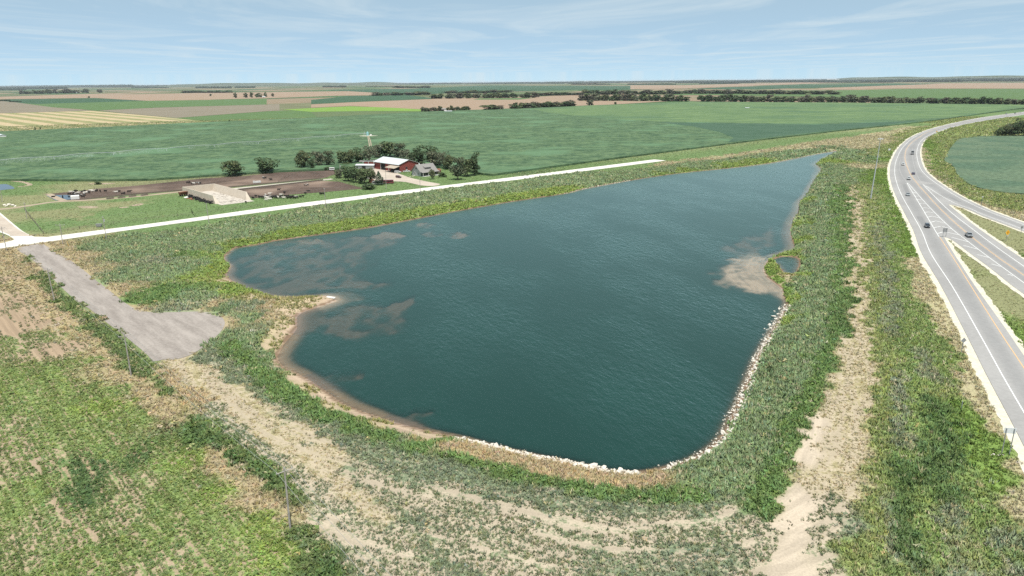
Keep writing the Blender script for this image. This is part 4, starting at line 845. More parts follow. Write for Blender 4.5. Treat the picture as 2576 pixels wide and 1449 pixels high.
# ------------------------------------------------------------------ trees
M_BARK = simple('grey_brown_bark', (.115, .092, .075), .95, var=.25, scale=2)
def crown_arrays(h, w, base, lobes, leaves, size, col, seed, shape='round', gap=.0):
    r = np.random.default_rng(seed); Vs, Cs = [], []
    for i in range(lobes):
        if shape == 'cone':
            t = (i + .5) / lobes; z = base + (h - base) * t; rr = w * .5 * (1 - t) ** .8 + .25; c = np.array([r.normal(0, rr * .18), r.normal(0, rr * .18), z]); lr = np.array([rr, rr, (h - base) / lobes * 1.2])
        else:
            a = r.uniform(0, 2 * np.pi); k = np.sqrt(r.uniform(0, 1)); z = base + (h - base) * r.uniform(.10, .86)
            kz = np.sqrt(max(.08, 1 - ((z - base) / (h - base) - .42) ** 2 / .36)); c = np.array([np.cos(a) * k * w * .36 * kz, np.sin(a) * k * w * .36 * kz, z]); q = r.uniform(.13, .24) * w; lr = np.array([q, q, q * r.uniform(.6, .95)])
        n = leaves // lobes; d = r.normal(0, 1, (n, 3)); d /= np.linalg.norm(d, axis=1)[:, None]; rad = r.uniform(.55, 1.08, n) ** .6
        p = c + d * rad[:, None] * lr; p[:, 2] = np.maximum(p[:, 2], base * .85)
        t1 = r.normal(0, 1, (n, 3)); t1 /= np.linalg.norm(t1, axis=1)[:, None]; t2 = np.cross(t1, d); t2 /= np.linalg.norm(t2, axis=1)[:, None] + 1e-6
        s = size * r.uniform(.6, 1.35, n)[:, None]
        Vs.append(np.stack([p - t1 * s, p + t2 * s * .8, p + t1 * s, p - t2 * s * .8], 1))
        lc = np.array(col) * np.exp(r.normal(0, .16)) * np.exp(r.normal(0, .20, n))[:, None]; lc[:, 0] *= np.exp(r.normal(0, .10, n)); Cs.append(lc)
    V = np.concatenate(Vs).reshape(-1, 3); C = np.concatenate(Cs); return V, np.arange(len(V)).reshape(-1, 4), C
def trunk_mb(h, w, base, seed, limbs=5, r0=None):
    r = random.Random(seed); mb = MB(); r0 = r0 or .022 * h + .07; top = base + (h - base) * .45; bend = (r.uniform(-.03, .03) * h, r.uniform(-.03, .03) * h)
    mid = (bend[0] * .5, bend[1] * .5, base * .6); mb.tube((0, 0, -.2), mid, r0 * 1.15, r0 * .85, 8); mb.tube(mid, (bend[0], bend[1], top), r0 * .85, r0 * .4, 7)
    for i in range(limbs):
        a = 2 * math.pi * i / limbs + r.uniform(-.4, .4); z0 = base * r.uniform(.65, 1.1); k = z0 / top
        p0 = (bend[0] * k, bend[1] * k, z0); p1 = (math.cos(a) * w * .2, math.sin(a) * w * .2, z0 + (h - z0) * .35); p2 = (math.cos(a + .2) * w * .36, math.sin(a + .2) * w * .36, z0 + (h - z0) * .68)
        mb.tube(p0, p1, r0 * .5, r0 * .3, 6); mb.tube(p1, p2, r0 * .3, r0 * .1, 5)
    return mb
def crown_mesh(*a, **k):
    V, Fc, C = crown_arrays(*a, **k); return np_mesh('crown', V, Fc, M_LEAF, None, {'col': C})
GRN = [(.084, .108, .054), (.070, .100, .050), (.098, .115, .060), (.108, .120, .078), (.062, .088, .046), (.086, .104, .064)]
PROTO = {}
def proto(kind, v):
    """unit trees: height 12 m, width 11 m; scaled for every tree"""
    if (kind, v) in PROTO: return PROTO[(kind, v)]
    s = 100 + v * 7
    if kind == 'tree': me = crown_mesh(12, 11, 1.5, 18 + v % 3 * 3, 1300, .46, GRN[v % 6], s); tk = trunk_mb(12, 11, 2.4, s)
    elif kind == 'airy': me = crown_mesh(12, 11, 2.2, 18, 760, .40, GRN[3], s); tk = trunk_mb(12, 11, 3.4, s, 7)
    elif kind == 'cedar': me = crown_mesh(12, 9, .8, 11, 1000, .38, (.045, .075, .042), s, shape='cone'); tk = trunk_mb(12, 3, 2.0, s, 0, .3)
    elif kind == 'bush': me = crown_mesh(12, 16, .2, 18, 900, .9, (.080, .110, .055), s); tk = trunk_mb(12, 9, 2.0, s, 4, .35)
    PROTO[(kind, v)] = (me, tk.mesh('trunk', M_BARK)); return PROTO[(kind, v)]
def tree(name, kind, v, px, py, hpx, wpx, label, cat='tree', group=None, rz=None):
    p = W(px, py); ppm = F_PX / (p[1] * _cp + CAM_H * _sp); h, w = hpx / ppm * 1.1, wpx / ppm * 1.2
    t = empty(name, (p[0], p[1], 0), random.uniform(0, 6.28) if rz is None else rz); tag(t, label, cat, group)
    cm, tm = proto(kind, v); wu = {'tree': 11, 'airy': 11, 'cedar': 9, 'bush': 16}[kind]; sc = (w / wu, w / wu, h / 12)
    for nm, me in (('crown', cm), ('trunk', tm)):
        o = link(nm, me, t); o.scale = sc
    return t
R1 = lambda x, y: ((x / 2.576 + 500) * .8385, (y / 2.576 + 360) * .8385)
k1 = .8385 / 2.576
FT = [  # farm trees: x, y of the foot, height, width in the enlarged survey picture
 ('broadleaf_tree', 'tree', 0, 510, 432, 128, 165, 'dark broad tree at the feedlot edge behind the bunker silo, leftmost of all farm trees'),
 ('broadleaf_tree', 'tree', 1, 770, 408, 116, 165, 'round dark tree standing alone on the feedlot edge, second from the left'),
 ('broadleaf_tree', 'tree', 2, 1060, 378, 132, 118, 'tall dark tree at the left end of the row beside the dirt lot corner'),
 ('broadleaf_tree', 'tree', 4, 1122, 385, 86, 62, 'short bushy dark tree squeezed under its taller neighbours by the lot corner'),
 ('broadleaf_tree', 'tree', 3, 1172, 362, 118, 100, 'grey green tree in the middle of the row by the dirt lot corner'),
 ('broadleaf_tree', 'tree', 5, 1250, 360, 120, 92, 'slim dark tree at the right end of the row by the dirt lot corner'),
 ('broadleaf_tree', 'tree', 0, 1372, 345, 112, 92, 'dark tree left of the sheds, first of the grove after the gap'),
 ('broadleaf_tree', 'tree', 2, 1428, 345, 108, 88, 'dark tree left of the sheds, second of the grove after the gap'),
 ('broadleaf_tree', 'tree', 1, 1492, 335, 118, 92, 'full dark tree behind the white shed roof'),
 ('broadleaf_tree', 'airy', 0, 1566, 335, 128, 135, 'thin crowned tree with bare spreading limbs left of the red barn'),
 ('broadleaf_tree', 'tree', 3, 1640, 300, 110, 110, 'grey green tree behind the left end of the red barn roof'),
 ('broadleaf_tree', 'tree', 0, 1725, 296, 138, 125, 'tallest dark tree rising behind the white barn roof'),
 ('broadleaf_tree', 'tree', 5, 1798, 300, 118, 110, 'dark tree behind the right half of the white barn roof'),
 ('broadleaf_tree', 'airy', 1, 1862, 362, 128, 118, 'loose tree in front of the red barn end wall'),
 ('broadleaf_tree', 'tree', 4, 1945, 362, 150, 128, 'dark leaning tree between the barn and the grey house'),
 ('broadleaf_tree', 'tree', 1, 2045, 335, 132, 130, 'high dark tree behind the grey house roof'),
 ('broadleaf_tree', 'tree', 3, 2072, 362, 116, 130, 'pale grey green tree right behind the grey house'),
 ('broadleaf_tree', 'airy', 2, 2142, 372, 118, 112, 'loose grey tree in the grove right of the house, third from its end'),
 ('broadleaf_tree', 'tree', 2, 2185, 380, 100, 96, 'low dark tree in the grove right of the house'),
 ('broadleaf_tree', 'tree', 5, 2252, 462, 170, 112, 'dark lawn tree with a visible trunk standing in front of the right grove'),
 ('broadleaf_tree', 'tree', 0, 2325, 435, 150, 120, 'dark tree low to the ground in the grove at the right end'),
 ('broadleaf_tree', 'tree', 4, 2375, 428, 165, 105, 'tall dark tree at the far right end of the farm grove'),
 ('young_tree', 'tree', 2, 2052, 458, 74, 46, 'small round young tree on the lawn in front of the grey house'),
 ('shrub', 'bush', 0, 2132, 442, 36, 60, 'low loose shrub on the lawn right of the grey house'),
 ('broadleaf_tree', 'tree', 3, 1335, 448, 66, 72, 'leaning tree beside the power pole at the dirt lot'),
 ('broadleaf_tree', 'tree', 1, 1405, 470, 112, 105, 'dark tree of the windbreak in front of the white shed, leftmost of four'),
 ('broadleaf_tree', 'tree', 4, 1462, 482, 112, 105, 'dark tree of the windbreak in front of the white shed, second of four'),
 ('broadleaf_tree', 'tree', 0, 1532, 492, 122, 110, 'dark tree of the windbreak in front of the white shed, third of four'),
 ('broadleaf_tree', 'tree', 2, 1582, 482, 108, 70, 'dark tree at the right end of the windbreak by the drive'),
 ('cedar_tree', 'cedar', 0, 1642, 503, 92, 78, 'pointed dark cedar beside the dark red trailer'),
 ('shrub', 'bush', 1, 1560, 535, 40, 105, 'wide green bush at the corner of the dirt lot by the gravel road'),
 ('shrub', 'bush', 2, 1905, 425, 22, 26, 'small dark bush at the corner of the grey house'),
 ('shrub', 'bush', 0, 1240, 388, 24, 60, 'low green brush under the row of trees by the dirt lot corner'),
 ('shrub', 'bush', 1, 1390, 352, 22, 70, 'low green brush left of the sheds under the grove'),
]
for nm, kd, v, x, y, h, w, lb in FT:
    px, py = R1(x, y); tree(nm, kd, v, px, py, h * k1, w * k1, lb, 'shrub' if nm == 'shrub' else 'tree', 'farm trees' if nm != 'shrub' else None)
R8 = lambda x, y: ((x / 8.587 + 120) * .8385, (y / 8.587 + 520) * .8385)
tree('shrub', 'bush', 2, *R8(1500, 285), 6.5, 17, 'lone dark shrub in the grass strip between the corn and the feedlot', 'shrub')
for i, (x, y, h, w_) in enumerate(((2508, 342.5, 16, 18), (2519, 342, 22, 22), (2530, 342.5, 26, 24), (2541, 342, 24, 24), (2552, 342.5, 30, 26), (2563, 342, 36, 28), (2574, 342.5, 38, 28), (2586, 342, 38, 28), (2598, 342.5, 38, 28), (2536, 338, 26, 24), (2560, 338, 36, 26))):
    tree('broadleaf_tree', 'tree', i % 6, x, y, h, w_, 'dark tree in the thicket beside the highway at the right edge', 'tree', 'trees of the highway thicket')

# windbreaks and field trees far out: one mesh each
FAR = {}
def far_tree(v, kind='tree'):
    if (v, kind) in FAR: return FAR[(v, kind)]
    V, Fc, C = crown_arrays(12, 11, .4, 20, 420, 1.0, GRN[v % 6] if v % 5 else (.125, .120, .090), 900 + v)
    mb = MB(); mb.tube((0, 0, -.3), (0, 0, 6), .4, .2, 5); n = len(mb.v)
    me = bpy.data.meshes.new('tree'); me.from_pydata(mb.v + [tuple(p) for p in V], [], mb.f + [[n + i for i in f] for f in Fc.tolist()])
    me.materials.append(M_BARK); me.materials.append(M_LEAF); me.polygons.foreach_set('material_index', [0] * len(mb.f) + [1] * len(Fc))
    at = me.attributes.new('col', 'FLOAT_COLOR', 'FACE'); cc = np.ones((len(mb.f) + len(Fc), 4), np.float32); cc[len(mb.f):, :3] = C; at.data.foreach_set('color', cc.ravel()); me.update()
    FAR[(v, kind)] = me; return me
def row_of_trees(p0, p1, n, hpx, label, group, wide=1.35, depth=10, name='windbreak_tree', skip=()):
    n = int(n * (.95 if hpx > 10 else .7)) if n > 9 else n
    a, b = W(*p0), W(*p1)
    for i in range(n):
        t = (i + random.uniform(.15, .85)) / n
        if any(s0 < t < s1 for s0, s1 in skip): continue
        p = a + (b - a) * t; ppm = F_PX / (p[1] * _cp + CAM_H * _sp); h = hpx / ppm * random.choice([.72, .8, .88, .95, 1.0, 1.12]); w = max(h * .85, np.linalg.norm(b - a) / n * 1.75) * wide * random.uniform(.8, 1.15)
        o = link(name, far_tree(random.randrange(12))); d = np.random.default_rng(i).normal(0, depth, 2) if depth else (0, 0)
        o.location = (p[0] + d[0] * .3, p[1] + abs(d[1]), 0); o.rotation_euler = (0, 0, random.uniform(0, 6.28)); o.scale = (w / 11, w / 11, h / 12); tag(o, label, 'tree', group)
row_of_trees((1776, 255.5), (2110, 258.5), 34, 17, 'tree in the right windbreak just past the gap, behind the light green field', 'trees of the right windbreak', depth=12)
row_of_trees((2110, 258.5), (2600, 264.5), 50, 18, 'tree in the right windbreak running to the picture edge above the highway curve', 'trees of the far right windbreak', depth=12)
row_of_trees((1462, 253.5), (1770, 255.5), 36, 17.5, 'tree in the middle windbreak left of the gap, behind the tan field', 'trees of the middle windbreak', depth=16, skip=((.87, .95),))
row_of_trees((1719, 236), (2105, 238), 34, 11, 'tree in the long back windbreak behind the middle of the picture', 'trees of the back windbreak', depth=14)
row_of_trees((1470, 238.5), (1719, 237), 22, 12, 'tree in the back windbreak left part, above the tan field', 'trees of the back left windbreak', depth=14)
row_of_trees((1085, 248.5), (1350, 246), 30, 14, 'tree in the left windbreak behind the tan field, above the far farmhouse', 'trees of the left windbreak', depth=18)
row_of_trees((1346, 241), (1460, 239.5), 12, 9, 'tree in the thin row joining the left and middle windbreaks', 'trees of the joining row', depth=10)
row_of_trees((936, 241), (1085, 239), 16, 9.5, 'tree in the leftmost end of the windbreak above the dark green field', 'trees of the windbreak end', depth=12)
row_of_trees((1121, 235), (1281, 233), 16, 7, 'small tree in the far row behind the left windbreak', 'trees of the far row', depth=12)
row_of_trees((1294, 274.5), (1440, 268.5), 16, 16, 'dark tree in the dense clump at the edge of the main corn field', 'trees of the field edge clump', depth=5)
row_of_trees((1226, 277), (1260, 276), 2, 15, 'one of two trees standing together at the edge of the main corn field', 'pair of field edge trees', depth=0)
row_of_trees((1062, 280.5), (1105, 280.5), 7, 12, 'dark tree sheltering the far farmhouse on its left', 'trees left of the far farmhouse', depth=5)
row_of_trees((1126, 280), (1180, 278.5), 9, 10, 'dark tree in the hedge right of the far farmhouse', 'trees right of the far farmhouse', depth=5)
for px, py, h, w, lb in ((1484, 265.5, 16, 20, 'lone broad tree at the field edge between clump and windbreak'), (1548, 262.5, 6, 8, 'tiny lone bush on the far edge of the light green field'), (592, 246.5, 14, 10, 'lone thin tree on the tan stubble, leftmost of the line of four'),
    (618, 246, 13, 12, 'lone tree on the tan stubble, second of the line of four'), (633, 245.5, 13, 10, 'lone thin tree on the tan stubble, third of the line of four'), (651, 245, 11, 20, 'lone broad tree on the tan stubble, fourth of the line'), (668, 244, 12, 9, 'lone tree beside the tiny white shed on the stubble'),
    (530, 242, 6, 6, 'tiny bush alone on the tan stubble field'), (686, 243, 9, 8, 'small tree right of the tiny white shed on the stubble'), (224, 246.5, 4.5, 6, 'tiny dark tree on the tan field at the left'), (1135, 280, 15, 9, 'tall dark tree beside the white far farmhouse'), (1074, 280.5, 9, 9, 'low round tree left of the far farmhouse')):
    p = W(px, py); ppm = F_PX / (p[1] * _cp + CAM_H * _sp); o = link('field_tree', far_tree(random.randrange(1, 5))); o.location = (p[0], p[1], 0); o.scale = (w / ppm / 11, w / ppm / 11, h / ppm / 12); tag(o, lb, 'tree')
row_of_trees((461, 233.8), (577, 233.5), 18, 5.2, 'tree in the straight dark shelter row on the left far fields', 'trees of the left shelter row', depth=8)
row_of_trees((50, 237), (100, 236), 9, 9, 'tree in the left far grove, its left part', 'trees of the left far grove', depth=30)
row_of_trees((100, 236), (221, 234), 20, 10, 'tree in the left far grove around the white farm roof', 'trees of the grove round the white roof', depth=50)
row_of_trees((998, 221.5), (1078, 221), 12, 5, 'tree round the faraway white farm in the middle', 'trees round the faraway farm', depth=10)
row_of_trees((1442, 213), (1523, 213), 9, 4, 'tree in the faraway short row right of the middle', 'trees of the faraway short row', depth=8)
def woods(name, segs, label, dens=1.0):
    """far-off woods that read as one mass: bumpy crowns several rows deep"""
    Vs, Fs, Cs = [], [], []; base = 0; r = np.random.default_rng(5)
    for x0, x1, y, hpx in segs:
        a, b = W(x0, y), W(x1, y); L = np.linalg.norm(b - a); ppm = F_PX / (np.hypot(*((a + b) / 2))); h = hpx / ppm; n = max(3, int(L / (h * .55) * dens))
        for i in range(n):
            p = a + (b - a) * ((i + r.uniform(0, 1)) / n) + np.array([0, abs(r.normal(0, h * 1.5))]); hh = h * r.uniform(.65, 1.1); ww = h * r.uniform(.9, 1.5)
            d = r.normal(0, 1, (34, 3)); d /= np.linalg.norm(d, axis=1)[:, None]; c = d * r.uniform(.6, 1.05, (34, 1)) * [ww * .6, ww * .6, hh * .5] + [p[0], p[1], hh * .5]
            t1 = r.normal(0, 1, (34, 3)); t1 /= np.linalg.norm(t1, axis=1)[:, None]; t2 = np.cross(t1, d); s = h * .22
            Vs.append(np.stack([c - t1 * s, c + t2 * s, c + t1 * s, c - t2 * s], 1).reshape(-1, 3)); Cs.append(np.array([.050, .068, .044]) * np.exp(r.normal(0, .25, (34, 1))) * np.ones((34, 3)))
    V = np.concatenate(Vs); o = link(name, np_mesh(name, V, np.arange(len(V)).reshape(-1, 4), M_LEAF, None, {'col': np.concatenate(Cs)})); tag(o, label, 'woods', kind='stuff')
woods('distant_woods', [(-60, 160, 224, 4), (0, 120, 219.5, 3), (120, 330, 220, 4), (250, 420, 218.5, 3.2), (330, 420, 221.5, 2.5), (430, 640, 216.5, 3.6), (490, 580, 222, 4), (590, 640, 221, 3.5), (640, 900, 213.5, 3.2), (810, 870, 220, 4.2), (880, 1010, 213, 3), (1080, 1160, 211.5, 3),
    (920, 1010, 218, 2), (1225, 1300, 211, 3), (1230, 1420, 210.5, 3), (1380, 1560, 208.5, 3), (1560, 1760, 207.5, 3.5), (1580, 1700, 213, 3), (1640, 2000, 206.5, 3.5), (1760, 1860, 211, 3), (1700, 1900, 209, 3), (1860, 2100, 205, 3), (1900, 2120, 207.5, 3), (2000, 2300, 204, 3.2), (2060, 2250, 208, 3.4),
    (2220, 2420, 206.5, 4), (2290, 2600, 201.5, 4), (2380, 2600, 205, 4), (2200, 2420, 203, 3.4), (-80, 60, 227, 3), (60, 330, 217.8, 2.4), *[(x, x + 130, 204.5 - (x - 1288) * 24 / 2576 + 4.0, 2.2) for x in range(-60, 2600, 130)], *[(x, x + 90, 204.5 - (x - 1288) * 24 / 2576 + 5.4, 2.4) for x in range(1000, 2600, 170)]], 'dark woods and tree rows along the far horizon', 1.0)
woods('hedgerow', [(-30, 20, 254.5, 3), (20, 48, 257, 2.6)], 'low dark hedgerow between the left far fields')
# low rises on the horizon
def hill(name, x0, x1, dist, hgt):
    a0, a1 = math.atan((x0 - 1288) / F_PX / math.cos(PITCH)), math.atan((x1 - 1288) / F_PX / math.cos(PITCH)); n = 90; rows = 9; V = []
    for j in range(rows):
        t = j / (rows - 1); r = dist + (t - .2) * 9000
        for i in range(n):
            s = i / (n - 1); a = a0 + (a1 - a0) * s; env = min(1, s / .18, (1 - s) / .18); env = env * env * (3 - 2 * env); prof = math.sin(min(1, t * 1.6) * math.pi / 2) if t < .62 else math.cos((t - .62) / .38 * math.pi / 2)
            V.append((math.sin(a) * r, math.cos(a) * r, -1 + hgt * env * prof * (.75 + .5 * vnoise(np.array([s * 11.0]), np.array([dist * .001]), 3)[0])))
    jj, ii = np.meshgrid(np.arange(n - 1), np.arange(rows - 1)); k = (ii * n + jj).ravel()
    o = link(name, np_mesh(name, np.array(V), np.stack([k, k + 1, k + n + 1, k + n], 1), M_HILL, smooth=True)); o['kind'] = 'structure'
M_HILL = field_mat('wooded_hills', (.040, .060, .035), (.10, .11, .06), .0012, (1, 1, 1), 0, .006, .15)
hill('hills', 430, 1080, 21000, 78); hill('hills', 1980, 2900, 20000, 95); hill('hills', 1300, 1900, 25000, 40)

# ------------------------------------------------------------------ riprap and stones
M_ROCK = simple('broken_pale_concrete', (.54, .50, .44), .9, var=.16, scale=1.2)
def rock_mesh(seed, flat):
    r = random.Random(seed); bm = bmesh.new(); bmesh.ops.create_icosphere(bm, subdivisions=1, radius=1)
    for v in bm.verts: v.co = Vector((v.co.x * r.uniform(.85, 1.2), v.co.y * r.uniform(.5, .9), v.co.z * flat * r.uniform(.75, 1.15)))
    for k in range(7):
        n = Vector((r.uniform(-1, 1), r.uniform(-1, 1), r.uniform(-.6, 1))).normalized()
        bmesh.ops.bisect_plane(bm, geom=bm.verts[:] + bm.edges[:] + bm.faces[:], plane_co=n * r.uniform(.42, .62) * (flat if abs(n.z) > .6 else 1), plane_no=n, clear_outer=True)
        ed = [e for e in bm.edges if e.is_boundary]
        if ed: bmesh.ops.holes_fill(bm, edges=ed)
    me = bpy.data.meshes.new('rock'); bm.to_mesh(me); bm.free(); me.materials.append(M_ROCK); return me
ROCKS = [rock_mesh(i, f) for i, f in enumerate((.28, .36, .45, .32, .55, .30, .40, .24))]
def rock_run(p0, p1, n, w_in, w_out, s0, s1, big=0.0):
    P = shore(p0, p1); P = resample(P, max(4, n)); N = normals2(P); out = []
    sgn = 1 if sdf(P[len(P) // 2:len(P) // 2 + 1] + N[len(P) // 2:len(P) // 2 + 1] * 1.5, POND, 9)[0] > 0 else -1
    for i in range(n):
        k = random.uniform(-w_in, w_out); q = P[i] + sgn * N[i] * k + np.array([random.gauss(0, .35), random.gauss(0, .35)]); s = 1.05 * random.uniform(s0, s1) * (random.uniform(1.5, 2.1) if random.random() < big else 1)
        out.append((q, s))
    return out
RUNS = [(rock_run((1150, 1101), (1440, 1163), 84, .3, 2.0, .26, .52, .15), 'pale broken concrete chunk in the dense riprap along the bottom left shore', 'riprap chunks along the bottom left shore'),
        (rock_run((1440, 1163), (1600, 1187), 30, .2, 1.1, .3, .6, .25), 'pale broken slab of the riprap at the bottom centre shore', 'riprap slabs at the bottom centre shore'),
        (rock_run((1660, 1181), (1840, 1050), 36, .2, 1.3, .28, .55, .25), 'pale broken slab of the riprap round the bottom right corner of the pond', 'riprap slabs round the bottom right corner'),
        (rock_run((1840, 1050), (1925, 865), 70, .8, 1.5, .28, .55, .1), 'pale concrete chunk of the riprap along the lower right shore', 'riprap chunks along the lower right shore'),
        (rock_run((1925, 865), (1980, 768), 70, 2.2, 1.4, .3, .6, .1), 'pale concrete chunk of the riprap below the lagoon spit', 'riprap chunks below the lagoon spit')]
for pts_, lb, gr in RUNS:
    Zr = ground_z(np.array([p for p, s in pts_]))
    for (q, s), z in zip(pts_, Zr):
        o = link('riprap_rock', ROCKS[random.randrange(8)]); o.location = (q[0], q[1], max(z, ZW - .18) + s * .16); o.scale = (s * random.uniform(1.1, 1.7), s, s * random.uniform(.8, 1.3)); o.rotation_euler = (random.gauss(0, .45), random.gauss(0, .45), random.uniform(0, 6.28)); tag(o, lb, 'rock', gr)
small = MB()
for pts_ in (rock_run((1150, 1101), (1600, 1187), 620, .3, 2.0, .12, .28), rock_run((1660, 1181), (1980, 768), 650, 1.2, 1.5, .13, .30), rock_run((1420, 487), (1590, 453), 130, .2, 1.0, .15, .35)):
    Zr = ground_z(np.array([p for p, s in pts_]))
    for (q, s), z in zip(pts_, Zr):
        a = random.uniform(0, 6.28); c, t = math.cos(a) * s, math.sin(a) * s; z = max(z, ZW - .1)
        small.add([(q[0] + c, q[1] + t, z), (q[0] - t, q[1] + c, z - .02), (q[0] - c, q[1] - t, z), (q[0] + t * .8, q[1] - c * .8, z - .02), (q[0] + random.gauss(0, .3) * s, q[1] + random.gauss(0, .3) * s, z + s * .75)], [(0, 1, 4), (1, 2, 4), (2, 3, 4), (3, 0, 4)])
tag(small.build('rubble', M_ROCK), 'small pale rubble between the larger riprap rocks', 'rubble', kind='stuff')
p = W(*RB([(888, 441)], 2.264, 600, 700)[0], ZW + .3); mb = MB(); mb.prism([(-.55, 0), (.55, 0), (.6, .34), (-.6, .34)], -1.5, 1.5); mb.box(-1.2, 1.2, -.42, .42, .34, .40)
o = mb.build('white_slab', simple('weathered_white_slab', (.62, .60, .56), .6)); o.location = (p[0], p[1], ZW + .35); o.rotation_euler = (0.05, 0.03, -.35); tag(o, 'white slab lying on the tip of the sandy spit', 'slab')  # weathered slab on the spit
for i, (px, py, s) in enumerate(((10, 516, 1.6), (22, 515, 1.9), (32, 517, 1.5), (16, 519, 1.3), (38, 519, 1.2))):
    p = W(px, py); o = link('boulder', ROCKS[i]); o.location = (p[0], p[1], .4 * s * .5); o.scale = (s, s, s * .9); o.rotation_euler = (.1, .1, i * 1.3); tag(o, 'grey boulder in the pile beside the dirt track at the left edge', 'boulder', 'boulders by the dirt track')
for i, (dx_, dy_, s) in enumerate(((-1.2, .3, .35), (-.7, -.1, .4), (-.2, .2, .3), (-1.8, .1, .28), (.3, .1, .3), (-2.3, .3, .25))):
    p = W(2520, 1146); o = link('stone', ROCKS[(i + 3) % 8]); o.location = (p[0] + dx_, p[1] + dy_, .12); o.scale = (s, s, s); o.rotation_euler = (0, .1, i * 2.1); tag(o, 'pale stone in the little washout at the foot of the two post road sign', 'stone', 'stones under the road sign')

# ------------------------------------------------------------------ poles, wires, mast, signs
M_POLE = simple('weathered_grey_wood', (.33, .30, .275), .95, var=.2, scale=1.5); M_STEEL = simple('galvanised_steel', (.45, .47, .49), .55, .15); M_PORC = simple('pale_porcelain', (.55, .54, .52), .4); M_DARKM = simple('dark_metal', (.06, .062, .065), .6)
def hgt(base, top):
    P = W(*base); u = (top[0] - 1288) / F_PX; v = -(top[1] - 724.5) / F_PX; u2, v2 = u * _c - v * _s, u * _s + v * _c
    return CAM_H + (-_sp + v2 * _cp) * P[1] / (_cp + v2 * _sp)
def lean(base, top):
    P = W(*base); u = (top[0] - 1288) / F_PX; v = -(top[1] - 724.5) / F_PX; u2, v2 = u * _c - v * _s, u * _s + v * _c; t = P[1] / (_cp + v2 * _sp); return u2 * t - P[0]
def pole(base, top, label, arm=0.0, arm_dir=AX + math.pi / 2, trans=False, group='utility poles'):
    P = W(*base); h = hgt(base, top); lx = max(-.5, min(.5, lean(base, top)))
    t = empty('utility_pole', (P[0], P[1], float(ground_z(P[None])[0]))); tag(t, label, 'utility pole', group)
    MB().tube((0, 0, -.4), (lx, 0, h), .165, .115, 9).build('post', M_POLE, t)
    tips = [Vector((lx, 0, h - .05))]
    if arm:
        d = Vector((math.cos(arm_dir), math.sin(arm_dir), 0)); c = Vector((lx * .95, 0, h - .45)); mb = MB(); mb.tube(c - d * arm, c + d * arm, .075, .075, 6); mb.build('cross_arm', M_POLE, t)
        mb = MB()
        for s in (-1, 1): mb.tube(c - Vector((0, 0, .75)), c + d * s * arm * .55, .025, .025, 5)
        mb.build('arm_brace', M_DARKM, t); tips = []
        for s in (-.92, 0, .92):
            q = c + d * s * arm + Vector((0, 0, .08 if s else .48)); MB().tube(q, q + Vector((0, 0, .22)), .07, .05, 6).build('insulator', M_PORC, t); tips.append(q + Vector((0, 0, .22)))
    else:
        MB().tube((lx, 0, h), (lx, 0, h + .2), .06, .04, 6).build('insulator', M_PORC, t)
    if trans: MB().tube((lx + .34, 0, h - 2.2), (lx + .34, 0, h - 1.2), .24, .24, 9).build('transformer', M_STEEL, t)
    return [Vector(t.location) + q for q in tips]
PA = pole((730, 1330), (715, 1178), 'grey wooden power pole with cross arm in the weeds at the bottom left', 1.3, AX + math.pi / 2)
PB = pole((330, 945), (312, 840), 'grey wooden power pole with cross arm beside the turnaround of the dead end road', 1.3)
PC = pole((137.4, 758.8), (118.6, 674.9), 'dark wooden power pole beside the straight part of the dead end road', 1.2)
PD = pole((17.4, 631.5), (2.9, 570.8), 'dark wooden power pole at the left edge by the road crossing', 1.2)
PE = pole((157.7, 614.1), (151.9, 563.5), 'wooden pole with a wide double cross arm right of the road crossing', 1.9, 0.1)
PF = pole((267.6, 601.1), (258, 543), 'grey power pole along the white gravel road, second right of the crossing', .7, AX, True)
PG = pole((526, 562.3), (518.5, 510), 'thin pale pole by the gravel road below the bunker silo'); PH = pole((819.6, 523.2), (815.7, 474.4), 'thin pale pole by the gravel road below the dirt lots', .5, AX)
PI_ = pole((1057.9, 489), (1055.9, 448.4), 'thin pale pole by the gravel road at the farm drive'); PJ = pole((971.6, 476), (970, 432), 'thin pole in the grass beside the dark red trailer')
PK = pole((855.4, 445), (854.5, 412.5), 'pole with transformer beside the trees at the dirt lot end', 0, 0, True); PL = pole((68, 550), (61, 509.8), 'thin pole in the pasture corner by the side road', .6, 0); PM = pole((5.6, 508.4), (1.4, 478), 'thin pole at the left edge beyond the boulder pile')
M_WIRE = simple('aluminium_wire', (.36, .36, .35), .5, .3)
def wire(a, b, sag, label, r=.022):
    mb = MB(); n = 14; q = [a.lerp(b, i / n) - Vector((0, 0, sag * 4 * (i / n) * (1 - i / n))) for i in range(n + 1)]
    for s, e in zip(q[:-1], q[1:]): mb.tube(s, e, r, r, 4, cap=False)
    tag(mb.build('power_line', M_WIRE), label, 'power line', 'overhead wires')
nxt = W(1180, 1860); PZ = [Vector((nxt[0], nxt[1], 9.6)) + Vector((math.cos(AX + math.pi / 2), math.sin(AX + math.pi / 2), 0)) * s for s in (-1.2, 0, 1.2)]
for i, s in ((0, 'left'), (1, 'middle'), (2, 'right')):
    wire(PA[i], PB[i], .9, f'{s} wire of the span from the bottom pole to the turnaround pole'); wire(PB[i], PC[i], .7, f'{s} wire of the span between turnaround pole and road pole'); wire(PC[i], PD[i], .7, f'{s} wire of the span up to the crossing pole')
    wire(PA[i], PZ[i], .9, f'{s} wire leaving the bottom pole towards the picture bottom')
for a, b, lb in ((PF[1], PG[0], 'from the second to the silo pole'), (PG[0], PH[1], 'from the silo pole to the lot pole'), (PH[1], PI_[0], 'from the lot pole to the drive pole'), (PE[2], PF[0], 'from the double arm pole to the next pole')): wire(a, b, .8, 'wire along the white gravel road ' + lb, .016)
